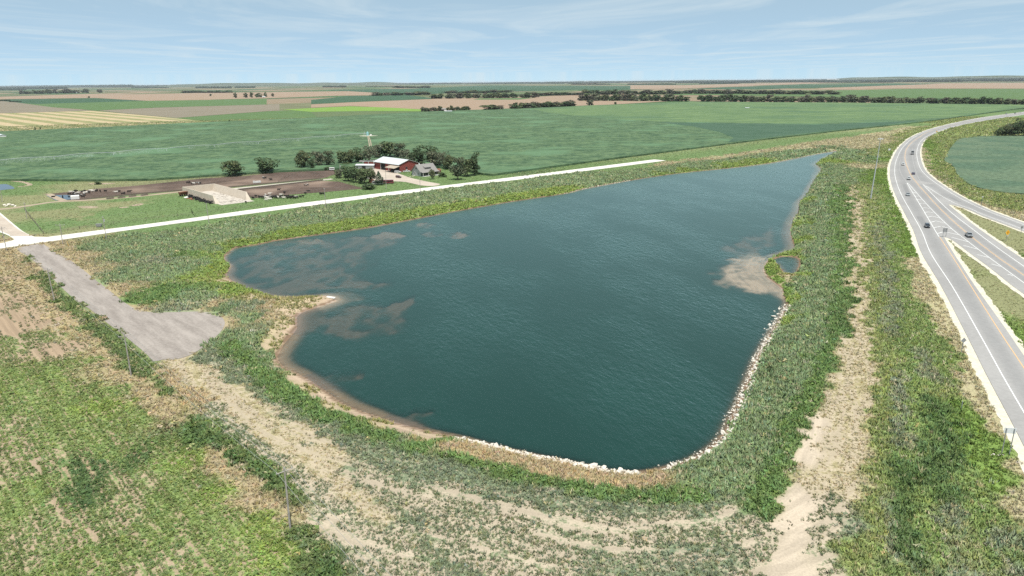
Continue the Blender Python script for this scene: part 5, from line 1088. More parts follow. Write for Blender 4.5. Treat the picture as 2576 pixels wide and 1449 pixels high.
# high mast light
P = W(2190, 500); H = hgt((2190, 500), (2208, 347)); t = empty('high_mast_light', (P[0], P[1], 0)); tag(t, 'very tall grey light mast beside the highway curve', 'light mast')
MB().tube((0, 0, -.1), (.5, 0, H * .5), .36, .26, 12).tube((.5, 0, H * .5), (.9, 0, H), .26, .13, 12).build('mast', M_STEEL, t); MB().tube((0, 0, -.1), (0, 0, .35), .6, .6, 10).build('footing', M_CONC, t)
mb = MB()
for i in range(16):
    a, b = 2 * math.pi * i / 16, 2 * math.pi * (i + 1) / 16; mb.tube((.9 + 1.1 * math.cos(a), 1.1 * math.sin(a), H - .3), (.9 + 1.1 * math.cos(b), 1.1 * math.sin(b), H - .3), .07, .07, 5)
for i in range(4): a = math.pi / 2 * i; mb.tube((.9, 0, H - .1), (.9 + 1.1 * math.cos(a), 1.1 * math.sin(a), H - .3), .06, .06, 5)
ring = mb.build('lamp_ring', M_STEEL, t)
for i in range(6):
    a = math.pi / 3 * i; x, y = .9 + 1.15 * math.cos(a), 1.15 * math.sin(a); MB().tube((x, y, H - .75), (x, y, H - .25), .34, .18, 8).build('lamp', M_PORC, ring)
M_SIGN = simple('bare_aluminium_sign_back', (.62, .64, .65), .6, 0, var=.06); M_SIGND = simple('dull_sign_back', (.24, .245, .25), .6); M_YSIGN = simple('amber_sign_sheeting', (.72, .36, .02), .5, var=.03); M_BLK = simple('black_sign_ink', (.02, .02, .02), .5)
def sign(base, top, w, h, label, posts=1, diamond=False, mat=None, face=None, pm=None, yaw=0.0, arrow=False, plate=False):
    P = W(*base); H = max(hgt(base, top), h + .6); t = empty('road_sign', (P[0], P[1], 0), yaw); tag(t, label, 'road sign'); pm = pm or M_SIGND
    for x in ((0,) if posts == 1 else (-w * .33, w * .33)): MB().box(x - .06, x + .06, -.05, .05, -.2, H - .1).build('post', pm, t)
    mb = MB(); zc = H - h / 2
    if diamond:
        k = h / 2; mb.prism([(0, zc - k), (k, zc), (0, zc + k), (-k, zc)], -.075, -.055, axis='y') if False else mb.add([(0, -.08, zc - k), (k, -.08, zc), (0, -.08, zc + k), (-k, -.08, zc), (0, -.06, zc - k), (k, -.06, zc), (0, -.06, zc + k), (-k, -.06, zc)], [(0, 1, 2, 3), (7, 6, 5, 4), (0, 4, 5, 1), (1, 5, 6, 2), (2, 6, 7, 3), (3, 7, 4, 0)])
    else: mb.box(-w / 2, w / 2, .06, .09, zc - h / 2, zc + h / 2)
    pn = mb.build('panel', mat or M_SIGN, t)
    if arrow:
        q = MB(); q.add([(x, -.085, zc + z) for x, z in ((-.09, -.5), (.09, -.5), (.09, .12), (.28, .12), (0, .55), (-.28, .12), (-.09, .12))], [(0, 1, 2, 6), (3, 4, 5)]); q.add([(x, -.086, zc + z) for x, z in ((.09, -.35), (.30, -.05), (.20, .03), (.09, -.14))], [(0, 1, 2, 3)]); q.build('arrow_symbol', M_BLK, pn)
    if plate: MB().box(.12, .62, -.08, -.06, zc - h / 2 - .45, zc - h / 2 + .02).build('small_plate', M_PORC, t)
    return t
sign((2529, 1143), (2535, 1077), 1.9, 1.1, 'grey backed rectangular road sign on two posts beside the ramp at the bottom right', 2, yaw=-.2, mat=M_SIGN)
sign((2417.7, 889.9), (2424, 849), 1.3, 1.45, 'grey backed diamond road sign on the left gravel shoulder of the ramp', 1, True, M_SIGND, yaw=.1)
sign((2375, 597), (2377.5, 574), 1.9, 1.7, 'small grey backed exit sign on two posts at the tip of the grass island', 2, mat=M_SIGND)
sign((2530.4, 607.6), (2535.6, 578), 1.9, 2.3, 'amber diamond warning sign with an arrow on the grass gore at the right', 1, True, M_YSIGN, arrow=True, plate=True, yaw=.25)
sign((2567.8, 589.3), (2569, 569), 1.0, 1.1, 'small dark backed sign beside the exit lane at the right edge', 1, mat=M_SIGND)
sign((2467.9, 519.9), (2469.5, 494), .9, .5, 'thin post with a small pale plate on the grass beyond the exit lane', 1, mat=M_PORC)
sign((2356, 334.5), (2357, 329), 1.3, 1.4, 'tiny sign on the far inner shoulder of the highway curve', 1, mat=M_YSIGN)
sign((2237, 380), (2237, 374), 2.2, 1.6, 'grey backed sign in the grass left of the far highway curve', 2, mat=M_SIGN)
sign((2418, 1228 * .8385 + 0), (2419, 1203 * .8385), .12, .9, 'thin grey marker post in the gravel shoulder of the ramp', 1, mat=M_PORC)
for (b, tp, lb) in (((260, 605), (263, 592), 'leaning yellow guy wire guard beside the second gravel road pole'), ((173, 618.5), (168, 607.5), 'yellow guy wire guard below the double arm pole'), ((237, 592.5), (236.5, 582), 'white marker post on the verge of the gravel road')):
    P = W(*b); H = hgt(b, tp); o = MB().tube((0, 0, -.1), (lean(b, tp), 0, H), .05, .05, 6).tube((lean(b, tp), 0, H), (lean(b, tp) * 1.02, 0, H + .06), .06, .02, 6).build('marker_post', M_YSIGN if 'yellow' in lb else M_PORC); o.location = (P[0], P[1], 0); tag(o, lb, 'post')

# ------------------------------------------------------------------ farm buildings
M_RED = simple('red_barn_siding', (.200, .047, .040), .8, var=.10, scale=.6); M_ROOFW = simple('white_metal_roof', (.52, .54, .55), .45, .1, var=.06, scale=.4); M_TRIM = simple('white_trim', (.60, .59, .57), .6)
M_DARK = simple('dark_doors_and_painted_shade', (.015, .014, .013), .9); M_SHINGLE = simple('grey_shingles', (.205, .195, .185), .9, var=.14, scale=2.5); M_SIDING = simple('pale_grey_siding', (.40, .40, .40), .7, var=.06); M_GLASS = simple('window_glass', (.03, .035, .045), .1, spec=.6)  # near-black: dark doors, and openings with their shade put into the colour
M_TANROOF = simple('tan_tin_roof', (.36, .30, .235), .6, var=.12, scale=.8); M_GREYTIN = simple('grey_tin', (.30, .30, .30), .5, .3, var=.12); M_RUST = simple('rusty_iron', (.17, .075, .045), .85, var=.3, scale=1.5); M_TIRE = simple('black_rubber', (.018, .018, .018), .9)
M_WALLC = field_mat('bunker_concrete', (.42, .36, .29), (.50, .44, .37), .35, (1, 1, 1), 0, 1.6); M_WOODF = simple('weathered_fence_wood', (.15, .125, .10), .95, var=.2)
def gable_roof(x0, x1, y0, y1, ze, zr, over=.5, th=.18):
    ym = (y0 + y1) / 2; k = (zr - ze) / (ym - y0); mb = MB()
    for s, ya in ((0, y0), (1, y1)):
        ye = ya - over if s == 0 else ya + over; z = ze - k * over
        v = [(x0 - over, ye, z), (x1 + over, ye, z), (x1 + over, ym, zr), (x0 - over, ym, zr)]
        mb.add([(a, b, c + th) for a, b, c in v] + v, [(0, 1, 2, 3), (7, 6, 5, 4), (0, 4, 5, 1), (1, 5, 6, 2), (2, 6, 7, 3), (3, 7, 4, 0)])
    return mb
def walls(x0, x1, y0, y1, ze, zr):
    ym = (y0 + y1) / 2; v = []
    for x in (x0, x1): v += [(x, y0, 0), (x, y1, 0), (x, y1, ze), (x, ym, zr), (x, y0, ze)]
    return MB().add(v, [(0, 1, 2, 3, 4), (9, 8, 7, 6, 5), (0, 4, 9, 5), (1, 6, 7, 2)])
# red barn
P = W(942.3, 424.2); b = empty('barn', (*P, 0), AX); tag(b, 'big red barn with white metal roof and a dark open door among the trees', 'barn')
walls(0, 34, 0, 18, 5.6, 8.6).build('wall', M_RED, b); r = gable_roof(0, 34, 0, 18, 5.6, 8.6, .6).build('roof', M_ROOFW, b)
mb = MB()
for i in range(1, 34): mb.box(i - .04, i + .04, -.55, .02, 5.55, 5.62)
MB().box(9.4, 15.6, -.06, .02, 0, 5.0).build('painted_door_opening', M_DARK, b); MB().box(15.7, 20.0, -.14, -.02, 0, 5.1).build('sliding_door', M_RED, b)  # opening is a black panel, the barn's inner shade painted on
mb = MB()
for x in (.1, 9.2, 20.2, 33.9): mb.box(x - .13, x + .13, -.18, -.02, 0, 5.4)
mb.box(0, 34, -.2, -.05, 5.15, 5.4); mb.build('trim', M_TRIM, b)
MB().box(28, 30.5, -.08, .02, 0, 3.2).build('door', M_DARK, b)
MB().box(34.02, 34.1, 6, 7.6, 2.2, 3.4).build('window', M_GLASS, b)
sh = empty('shed_awning', (*(P + DA * 23.5 - DB * .05), 0), AX); tag(sh, 'open front shed with tan tin roof against the front corner of the red barn', 'shed')
MB().add([(0, 0, 4.6), (12, 0, 4.6), (12.4, -5.6, 3.3), (-.4, -5.6, 3.3), (0, 0, 4.75), (12, 0, 4.75), (12.4, -5.6, 3.45), (-.4, -5.6, 3.45)], [(3, 2, 1, 0), (4, 5, 6, 7), (0, 1, 5, 4), (1, 2, 6, 5), (2, 3, 7, 6), (3, 0, 4, 7)]).build('roof', M_TANROOF, sh)
for x in (.2, 4.1, 8, 11.8): MB().box(x - .1, x + .1, -5.3, -5.1, 0, 3.4).build('post', M_DARKM, sh)
MB().box(.1, 11.9, -.35, -.25, 0, 4.4).build('wall', M_DARK, sh)  # blackened wall: shade under the awning put into its colour
# grey house
P = W(1058.9, 444.1); hs = empty('house', (*P, 0), AX + math.pi / 2); tag(hs, 'pale grey house with a grey shingle roof, a shed dormer and a dark front porch', 'house')
walls(0, 14.5, 0, 11, 3.3, 7.9).build('wall', M_SIDING, hs); rf = gable_roof(0, 14.5, 0, 11, 3.3, 7.9, .7, .2).build('roof', M_SHINGLE, hs)
MB().add([(-.5, 0.0, 3.35), (15, 0.0, 3.35), (15, -3.0, 2.75), (-.5, -3.0, 2.75), (-.5, 0.0, 3.5), (15, 0.0, 3.5), (15, -3.0, 2.9), (-.5, -3.0, 2.9)], [(3, 2, 1, 0), (4, 5, 6, 7), (0, 1, 5, 4), (1, 2, 6, 5), (2, 3, 7, 6), (3, 0, 4, 7)]).build('porch_roof', M_SHINGLE, hs)
dm = MB().add([(4.6, 1.3, 4.55), (10.2, 1.3, 4.55), (10.2, 1.3, 6.0), (4.6, 1.3, 6.0), (4.6, 4.2, 7.0), (10.2, 4.2, 7.0)], [(0, 1, 2, 3), (3, 2, 5, 4), (0, 3, 4), (1, 5, 2)]).build('dormer', M_SHINGLE, hs)
for i in range(4): MB().box(5.1 + i * 1.25, 6.0 + i * 1.25, 1.22, 1.32, 4.95, 5.8).build('window', M_GLASS, dm)
MB().box(2.4, 3.1, 5.0, 5.7, 7.3, 8.8).build('chimney', M_TRIM, rf)
for i, x in enumerate((.1, 4.8, 9.6, 14.4)): MB().box(x - .12, x + .12, -2.9, -2.66, 0, 2.8).build('porch_post', M_TRIM, hs)
MB().box(.0, 14.5, -2.9, -.05, 0, .35).build('porch_floor', M_TRIM, hs); MB().box(.3, 14.2, -.1, -.02, .4, 2.8).build('painted_porch_shade', M_GLASS, hs)  # dark panel on the wall stands in for the porch's shade
for y in (2.6, 7.2):
    w_ = MB().box(-.06, -.02, y - .6, y + .6, 1.1, 2.7).build('window', M_TRIM, hs); MB().box(-.09, -.05, y - .45, y + .45, 1.25, 2.55).build('pane', M_GLASS, w_)
w_ = MB().box(-.06, -.02, 4.3, 6.7, 4.6, 5.9).build('window', M_TRIM, hs); MB().box(-.09, -.05, 4.5, 6.5, 4.75, 5.75).build('pane', M_GLASS, w_)
R2 = lambda x, y: ((x / 7.156 + 1100) * .8385, (y / 7.156 + 450) * .8385)
def small_box(name, at, L, Wd, Hh, rz, mat, roofm, label, cat, kind='shed', ridge=1.0):
    P = W(*at); o = empty(name, (*P, 0), rz); tag(o, label, cat); walls(0, L, 0, Wd, Hh, Hh + ridge).build('wall', mat, o); gable_roof(0, L, 0, Wd, Hh, Hh + ridge, .3, .12).build('roof', roofm, o)
    MB().box(L * .35, L * .55, -.06, .02, 0, Hh * .8).build('door', M_DARK, o); return o
small_box('shed', R2(1470, 522), 5.5, 3.5, 2.6, AX + math.pi / 2, M_RUST, M_RUST, 'small rust red shed on the lawn right of the grey house', 'shed')
R9 = lambda x, y: ((x / 8.05 + 960) * .8385, (y / 8.05 + 480) * .8385)
w = small_box('shed', R9(860, 215), 15, 6, 2.8, math.radians(-8), M_GREYTIN, M_ROOFW, 'low shed with a bright white roof behind the windbreak trees', 'shed', ridge=.7)
P = W(*R9(1045, 160)); t = empty('pole_frame', (*P, 0), math.radians(-5)); tag(t, 'open pale frame shelter with red back panel left of the red barn', 'shelter')
for x in (0, 4.5, 9): MB().box(x - .14, x + .14, -.14, .14, 0, 4.2).build('post', M_TRIM, t)
MB().box(-.2, 9.2, -.16, .16, 4.2, 4.6).build('beam', M_TRIM, t); MB().box(.3, 8.8, 2.0, 2.15, 0, 3.4).build('back_panel', M_RED, t)
P = W(*R9(960, 100)); t = empty('shed', (*P, 0), math.radians(14)); tag(t, 'long low weathered shed under the trees left of the barn', 'shed'); walls(0, 20, 0, 5, 2.0, 2.8).build('wall', M_WOODF, t); gable_roof(0, 20, 0, 5, 2.0, 2.8, .3, .1).build('roof', M_SHINGLE, t)
# bunker silo
P = W(545.5, 512.9); bk = empty('bunker_silo', (*P, 0), AX + math.pi / 2); tag(bk, 'U shaped concrete bunker silo with ribbed walls and a nearly empty floor', 'silo'); L, Wd, Hh = 53.0, 19.0, 4.3
def wallseg(x, s):
    # s = +1: ribbed outer face at low x, battered inner face; the open end slopes down
    q = [(x - s * .8, 0, 0), (x + s * 1.9, 0, 0), (x - s * .30, 4.0, Hh), (x + s * .12, 4.0, Hh), (x - s * .8, L, 0), (x + s * 1.9, L, 0), (x - s * .30, L, Hh), (x + s * .12, L, Hh)]
    return MB().add(q, [(0, 1, 3, 2), (5, 4, 6, 7), (0, 2, 6, 4), (1, 5, 7, 3), (2, 3, 7, 6), (0, 4, 5, 1)])
wa = wallseg(.0, 1); wb = wallseg(Wd, -1)
w1 = wa.build('side_wall', M_WALLC, bk); w2 = wb.build('side_wall', M_WALLC, bk); MB().box(-.3, Wd + .3, L + .003, L + .6, 0, Hh).build('back_wall', M_WALLC, bk)
mb = MB()
for i in range(22): y = 3.4 + i * 2.3; mb.add([(-.32, y - .16, 4.05), (-1.45, y - .16, 0), (-.85, y - .16, 0), (-.32, y + .16, 4.05), (-1.45, y + .16, 0), (-.85, y + .16, 0)], [(0, 1, 2), (5, 4, 3), (0, 3, 4, 1), (1, 4, 5, 2), (0, 2, 5, 3)])
mb.build('buttresses', M_WALLC, w1)
MB().box(1.95, Wd - 1.95, -.01, L - .01, .02, .12).box(.03, Wd - .03, -6.5, -.012, .02, .12).build('floor', M_CONC, bk)
mb = MB(); rr = random.Random(4)
for i in range(120): x, y = rr.uniform(1, Wd - 1), rr.uniform(-3, L * .75); mb.tube((x, y, .14), (x + rr.uniform(-2, 2), y + rr.uniform(-1.5, 1.5), .16), .06, .06, 4)
mb.build('silage_scraps', M_DIRT, bk)
q = P + 0; bx, by = DB, -DA
def bunk_pt(x, y): return P + bx * x + by * y
def tire_mesh():
    mb = MB(); n, m = 14, 6; v = []
    for i in range(n):
        a = 2 * math.pi * i / n
        for j in range(m): b_ = 2 * math.pi * j / m; rad = .38 + .16 * math.cos(b_); v.append((rad * math.cos(a), rad * math.sin(a), .13 * math.sin(b_)))
    return mb.add(v, [(i * m + j, ((i + 1) % n) * m + j, ((i + 1) % n) * m + (j + 1) % m, i * m + (j + 1) % m) for i in range(n) for j in range(m)]).mesh('tire', M_TIRE)
TM = tire_mesh()
for i in range(90):
    y = rr.uniform(2, 38); x = -1.6 - abs(rr.gauss(.5, .8)); q = bunk_pt(x, y); o = link('old_tire', TM); o.location = (q[0], q[1], .25 + rr.uniform(0, 1.3) * max(0, 1 - (-x - 1.6) / 2)); s = rr.uniform(1.0, 1.7); o.scale = (s, s, s)
    o.rotation_euler = (rr.uniform(-1, 1), rr.uniform(-1, 1), 0); tag(o, 'black old tire in the heap along the ribbed wall of the bunker silo', 'tire', 'old tires along the bunker silo')
q = bunk_pt(-3.2, 44); t = empty('spreader_wagon', (*q, 0), AX + math.pi / 2 + .3); tag(t, 'rusty brown box wagon parked at the back of the bunker wall', 'wagon'); MB().add([(-2.4, -.8, 1.0), (2.4, -.8, 1.0), (2.4, .8, 1.0), (-2.4, .8, 1.0), (-2.6, -1.3, 2.6), (2.6, -1.3, 2.6), (2.6, 1.3, 2.6), (-2.6, 1.3, 2.6)], [(0, 3, 2, 1), (0, 1, 5, 4), (1, 2, 6, 5), (2, 3, 7, 6), (3, 0, 4, 7), (4, 5, 6, 7)]).build('box', M_RUST, t)
for x, y in ((-1.5, -1), (1.5, -1), (-1.5, 1), (1.5, 1)): MB().tube((x, y - .15, .55), (x, y + .15, .55), .55, .55, 12).build('wheel', M_TIRE, t)
MB().tube((2.4, 0, .8), (4.6, 0, .5), .1, .08, 6).build('drawbar', M_RUST, t)
for i, (x, y, m_, lb) in enumerate(((-4.5, 30, M_RUST, 'rusty scrap sheet lying in the grass beside the tire heap'), (-4.2, 36, M_TRIM, 'white scrap panel lying beside the wagon'), (-4.8, 25, M_RUST, 'bent rusty scrap lying nearest the tire heap front'))):
    q = bunk_pt(x, y); o = MB().add([(-1.8, -.7, 0), (1.8, -.7, .1), (1.6, .8, .5), (-1.5, .7, .3), (-1.8, -.7, .08), (1.8, -.7, .18), (1.6, .8, .58), (-1.5, .7, .38)], [(3, 2, 1, 0), (4, 5, 6, 7), (0, 1, 5, 4), (1, 2, 6, 5), (2, 3, 7, 6), (3, 0, 4, 7)]).build('scrap_metal', m_); o.location = (*q, .05); o.rotation_euler = (0, 0, i * 1.1); tag(o, lb, 'scrap')
# feed bunks and fences of the lots
def bunk(p0, p1, label):
    a, b_ = W(*p0), W(*p1); d = b_ - a; Ln = np.hypot(*d); t = empty('feed_bunk', (*a, 0), math.atan2(d[1], d[0])); tag(t, label, 'feed bunk')
    MB().box(0, Ln, -.55, .55, .0, .25).build('base', M_CONC, t); MB().box(0, Ln, -.62, -.45, .25, 1.0).build('back_board', M_WOODF, t); MB().box(0, Ln, .45, .58, .25, .7).build('front_board', M_WOODF, t)
bunk((206, 503), (352, 488.8), 'long dark feed bunk along the lower side of the left dirt lot'); bunk((352, 488.8), (461, 479.6), 'long dark feed bunk just left of the bunker silo'); bunk((575, 472.5), (806, 450.5), 'long dark feed bunk on the upper side of the concrete alley'); bunk((598, 478.6), (812, 454.2), 'long dark feed bunk on the lower side of the concrete alley')
for i, (a, b_) in enumerate((((268, 501.5), (286.5, 499.5)), ((296.5, 499), (315, 497)), ((324.5, 496), (342.5, 494)), ((354.5, 493.2), (371.5, 491)))):
    bunk(a, b_, f'separate short dark feed trough below the dirt track, {["leftmost", "second from the left", "third from the left", "rightmost"][i]} of four')
POST = MB().box(-.07, .07, -.07, .07, -.1, 1.45).mesh('post', M_WOODF)
def fence(pts, label, sp_=7.0):
    P = spline(WL(pts), 3); Ln = np.linalg.norm(np.diff(P, axis=0), axis=1).sum(); n = max(3, min(60, int(Ln / sp_))); P = resample(P, n); t = empty('fence', (*P[0], 0)); tag(t, label, 'fence'); mb = MB()
    for a, b_ in zip(P[:-1], P[1:]):
        for z in (.45, .85, 1.25): mb.tube((a[0] - P[0][0], a[1] - P[0][1], z), (b_[0] - P[0][0], b_[1] - P[0][1], z), .045, .045, 4, cap=False)
    mb.build('rails', M_WOODF, t)
    for q in P: o = link('post', POST, t); o.location = (q[0] - P[0][0], q[1] - P[0][1], 0)
fence([(237, 475), (333, 468), (419, 459), (510, 449), (614, 443)], 'rail fence along the upper edge of the left dirt lot'); fence([(614, 443), (689, 434.5), (764, 429), (839, 428)], 'rail fence behind the upper dirt lot below the tree row'); fence([(634, 499), (740, 489), (820, 483), (917, 474.4)], 'rail fence along the lower edge of the right dirt lot by the road grass')
fence([(917, 474.4), (880, 464), (852, 457), (812, 454)], 'rail fence at the right end of the right dirt lot'); fence([(764, 429.5), (790, 437), (815, 446)], 'rail fence across the far end of the upper lot'); fence([(700, 457.5), (730, 443), (764, 430)], 'low fence dividing the upper dirt lot'); fence([(634, 499), (622, 490), (612, 480)], 'short fence between bunker silo and right lot')
fence([(62, 527), (75, 545), (92, 566), (110, 588)], 'old wire fence along the side road edge of the pasture', 9); fence([(110, 589), (300, 562), (500, 538), (660, 518)], 'wire fence between the pasture and the gravel road verge', 12)
# small things round the lots
P = W(*R8(912, 662)); o = MB().add([(-2.2, -1.4, 0), (2.2, -1.4, 0), (2.2, 1.4, 0), (-2.2, 1.4, 0), (-2.2, -1.4, 1.9), (2.2, -1.4, 1.9), (2.2, 1.4, 2.2), (-2.2, 1.4, 2.2)], [(0, 3, 2, 1), (0, 1, 5, 4), (1, 2, 6, 5), (2, 3, 7, 6), (3, 0, 4, 7), (4, 5, 6, 7)]).build('calf_shelter', M_TRIM); o.location = (*P, 0); o.rotation_euler = (0, 0, .5); tag(o, 'white box shelter beside the feedlot pool', 'shelter')
P = W(*R1(705, 488)); o = MB().box(-2, 2, -.6, .6, .3, 1.5).tube((-2.6, 0, .3), (-2.6, 0, 1.8), .7, .7, 8).build('water_tank', M_TRIM); o.location = (*P, 0); o.rotation_euler = (0, 0, AX + math.pi / 2); tag(o, 'white water tank standing in the upper dirt lot', 'tank')
P = W(250, 571); o = MB().box(-1.2, 1.2, -.5, .5, .3, 1.3).box(-1.5, 1.5, -.6, .6, 1.3, 1.5).tube((-.9, 0, 0), (-.9, 0, .3), .1).tube((.9, 0, 0), (.9, 0, .3), .1).build('utility_box', M_GREYTIN); o.location = (*P, 0); tag(o, 'small grey box on legs in the pasture above the gravel road', 'box')

# ------------------------------------------------------------------ cattle
def cow_mesh():
    mb = MB(); S = [(-1.05, .92, .22, .26), (-.95, .98, .32, .40), (-.5, .95, .36, .44), (.1, .92, .38, .46), (.6, .98, .33, .42), (.85, 1.08, .22, .30), (1.15, 1.22, .16, .21), (1.32, 1.28, .15, .18), (1.52, 1.18, .12, .14), (1.72, 1.02, .09, .10)]; n = 10; v = []
    for x, z, ry, rz in S: v += [(x, ry * math.cos(2 * math.pi * i / n), z + rz * math.sin(2 * math.pi * i / n)) for i in range(n)]
    fs = [(k * n + i, k * n + (i + 1) % n, (k + 1) * n + (i + 1) % n, (k + 1) * n + i) for k in range(len(S) - 1) for i in range(n)] + [tuple(range(n)), tuple(range((len(S) - 1) * n, len(S) * n))]
    mb.add(v, fs)
    for x, y in ((.62, .2), (.62, -.2), (-.82, .2), (-.82, -.2)):
        mb.tube((x, y, .85), (x + (.02 if x > 0 else -.08), y, .45), .15, .085, 7); mb.tube((x + (.02 if x > 0 else -.08), y, .47), (x, y, .0), .085, .06, 7)
    for y in (-1, 1): mb.tube((1.34, y * .12, 1.38), (1.28, y * .32, 1.40), .07, .03, 5)
    mb.tube((-1.05, 0, 1.15), (-1.2, 0, .5), .05, .03, 5)
    me = mb.mesh('cow', M_DARK); o = bpy.data.objects.new('tmp', me); COL.objects.link(o); md = o.modifiers.new('r', 'REMESH'); md.mode = 'VOXEL'; md.voxel_size = .075
    dg = bpy.context.evaluated_depsgraph_get(); out = bpy.data.meshes.new_from_object(o.evaluated_get(dg)); bpy.data.objects.remove(o); return out
def hide(name, c1, c2=None):
    if c2 is None: return simple(name, c1, .85, var=.2)
    g = G(name); n = g.noise(g.coord(), 1.6, 1.0); return g.done(g.principled(g.mix(g.remap(n, .49, .52), (*c1,), (*c2,)), .85, .2))
CM = cow_mesh(); COWS = {}
for k, mt in (('k', hide('black_hide', (.016, .014, .013))), ('w', hide('white_hide', (.50, .46, .41))), ('p', hide('black_and_white_hide', (.018, .016, .015), (.52, .50, .47))), ('b', hide('brown_and_white_hide', (.055, .028, .018), (.50, .46, .42)))):
    me = CM.copy(); me.name = 'cow'; me.materials.clear(); me.materials.append(mt); COWS[k] = me
CN = {'k': 'black', 'w': 'white', 'p': 'black and white', 'b': 'dark brown and white'}
def herd(T, pts, where, group, lying=()):
    for i, (k, x, y) in enumerate(pts):
        P = W(*T(x, y)); o = link('cow', COWS[k]); ly = i in lying; o.location = (P[0], P[1], -.42 if ly else .06); s = random.uniform(.95, 1.12); o.scale = (s, s, s); o.rotation_euler = (0, 0, random.choice([.2, 3.3, 2.4, .8, -.7, 5.5]) + random.gauss(0, .3)); tag(o, f'{CN[k]} cow {where}', 'cow', f'{CN[k]} cattle {group}')
herd(R8, [('w', 800, 512), ('k', 762, 565), ('k', 905, 485), ('k', 960, 485), ('p', 880, 525), ('k', 850, 560), ('w', 1000, 530), ('p', 930, 560), ('k', 1060, 505), ('k', 1110, 500), ('k', 1160, 485), ('k', 1000, 590), ('p', 1060, 590), ('w', 1130, 545), ('w', 1180, 530), ('p', 1215, 520), ('k', 1270, 520), ('w', 1320, 475), ('w', 1370, 485), ('k', 1440, 480), ('k', 1480, 462), ('k', 1555, 480), ('k', 1120, 630), ('k', 840, 600), ('p', 1150, 570)], 'in the crowd at the feedlot pool', 'at the feedlot pool')
herd(R8, [('k', 1690, 488), ('w', 1965, 515), ('k', 2028, 500), ('k', 2140, 552), ('k', 2180, 540), ('k', 2305, 500)], 'apart from the crowd in the left lot', 'in the left dirt lot'); herd(R8, [('k', 345, 615), ('k', 585, 612)], 'wading in the feedlot pool', 'wading', (0, 1))
herd(R1, [('k', 165, 492), ('k', 180, 488), ('k', 195, 498), ('w', 210, 500), ('p', 228, 495), ('p', 250, 498), ('k', 262, 497)], 'in the group behind the bunker silo', 'behind the bunker silo'); herd(R1, [('p', 748, 455), ('k', 762, 457), ('k', 806, 468)], 'in the upper lot under the second tree', 'in the upper dirt lot')
herd(R1, [('b', 1072, 512), ('b', 1090, 508), ('k', 868, 546), ('k', 911, 570), ('k', 1098, 558), ('k', 1073, 576), ('k', 1190, 580), ('k', 1206, 580), ('w', 797, 580), ('w', 884, 588), ('w', 765, 590)], 'standing loose in the right dirt lot', 'in the right dirt lot')
herd(R1, [(random.choice('kkkkpwk'), x, 600 + (x - 740) * .015 + random.uniform(-4, 9)) for x in range(745, 1010, 9)] + [('k', 1035, 601), ('k', 1055, 597), ('w', 772, 627), ('w', 800, 622), ('w', 783, 612), ('k', 690, 598), ('k', 715, 602), ('k', 728, 606)], 'feeding in the row at the lower lot fence', 'at the lower fence')
herd(lambda x, y: ((x / 9.54 + 530) * .8385, (y / 9.54 + 520) * .8385), [('k', 2190, 745), ('k', 1985, 865)], 'alone by the open end of the bunker silo', 'by the bunker silo')

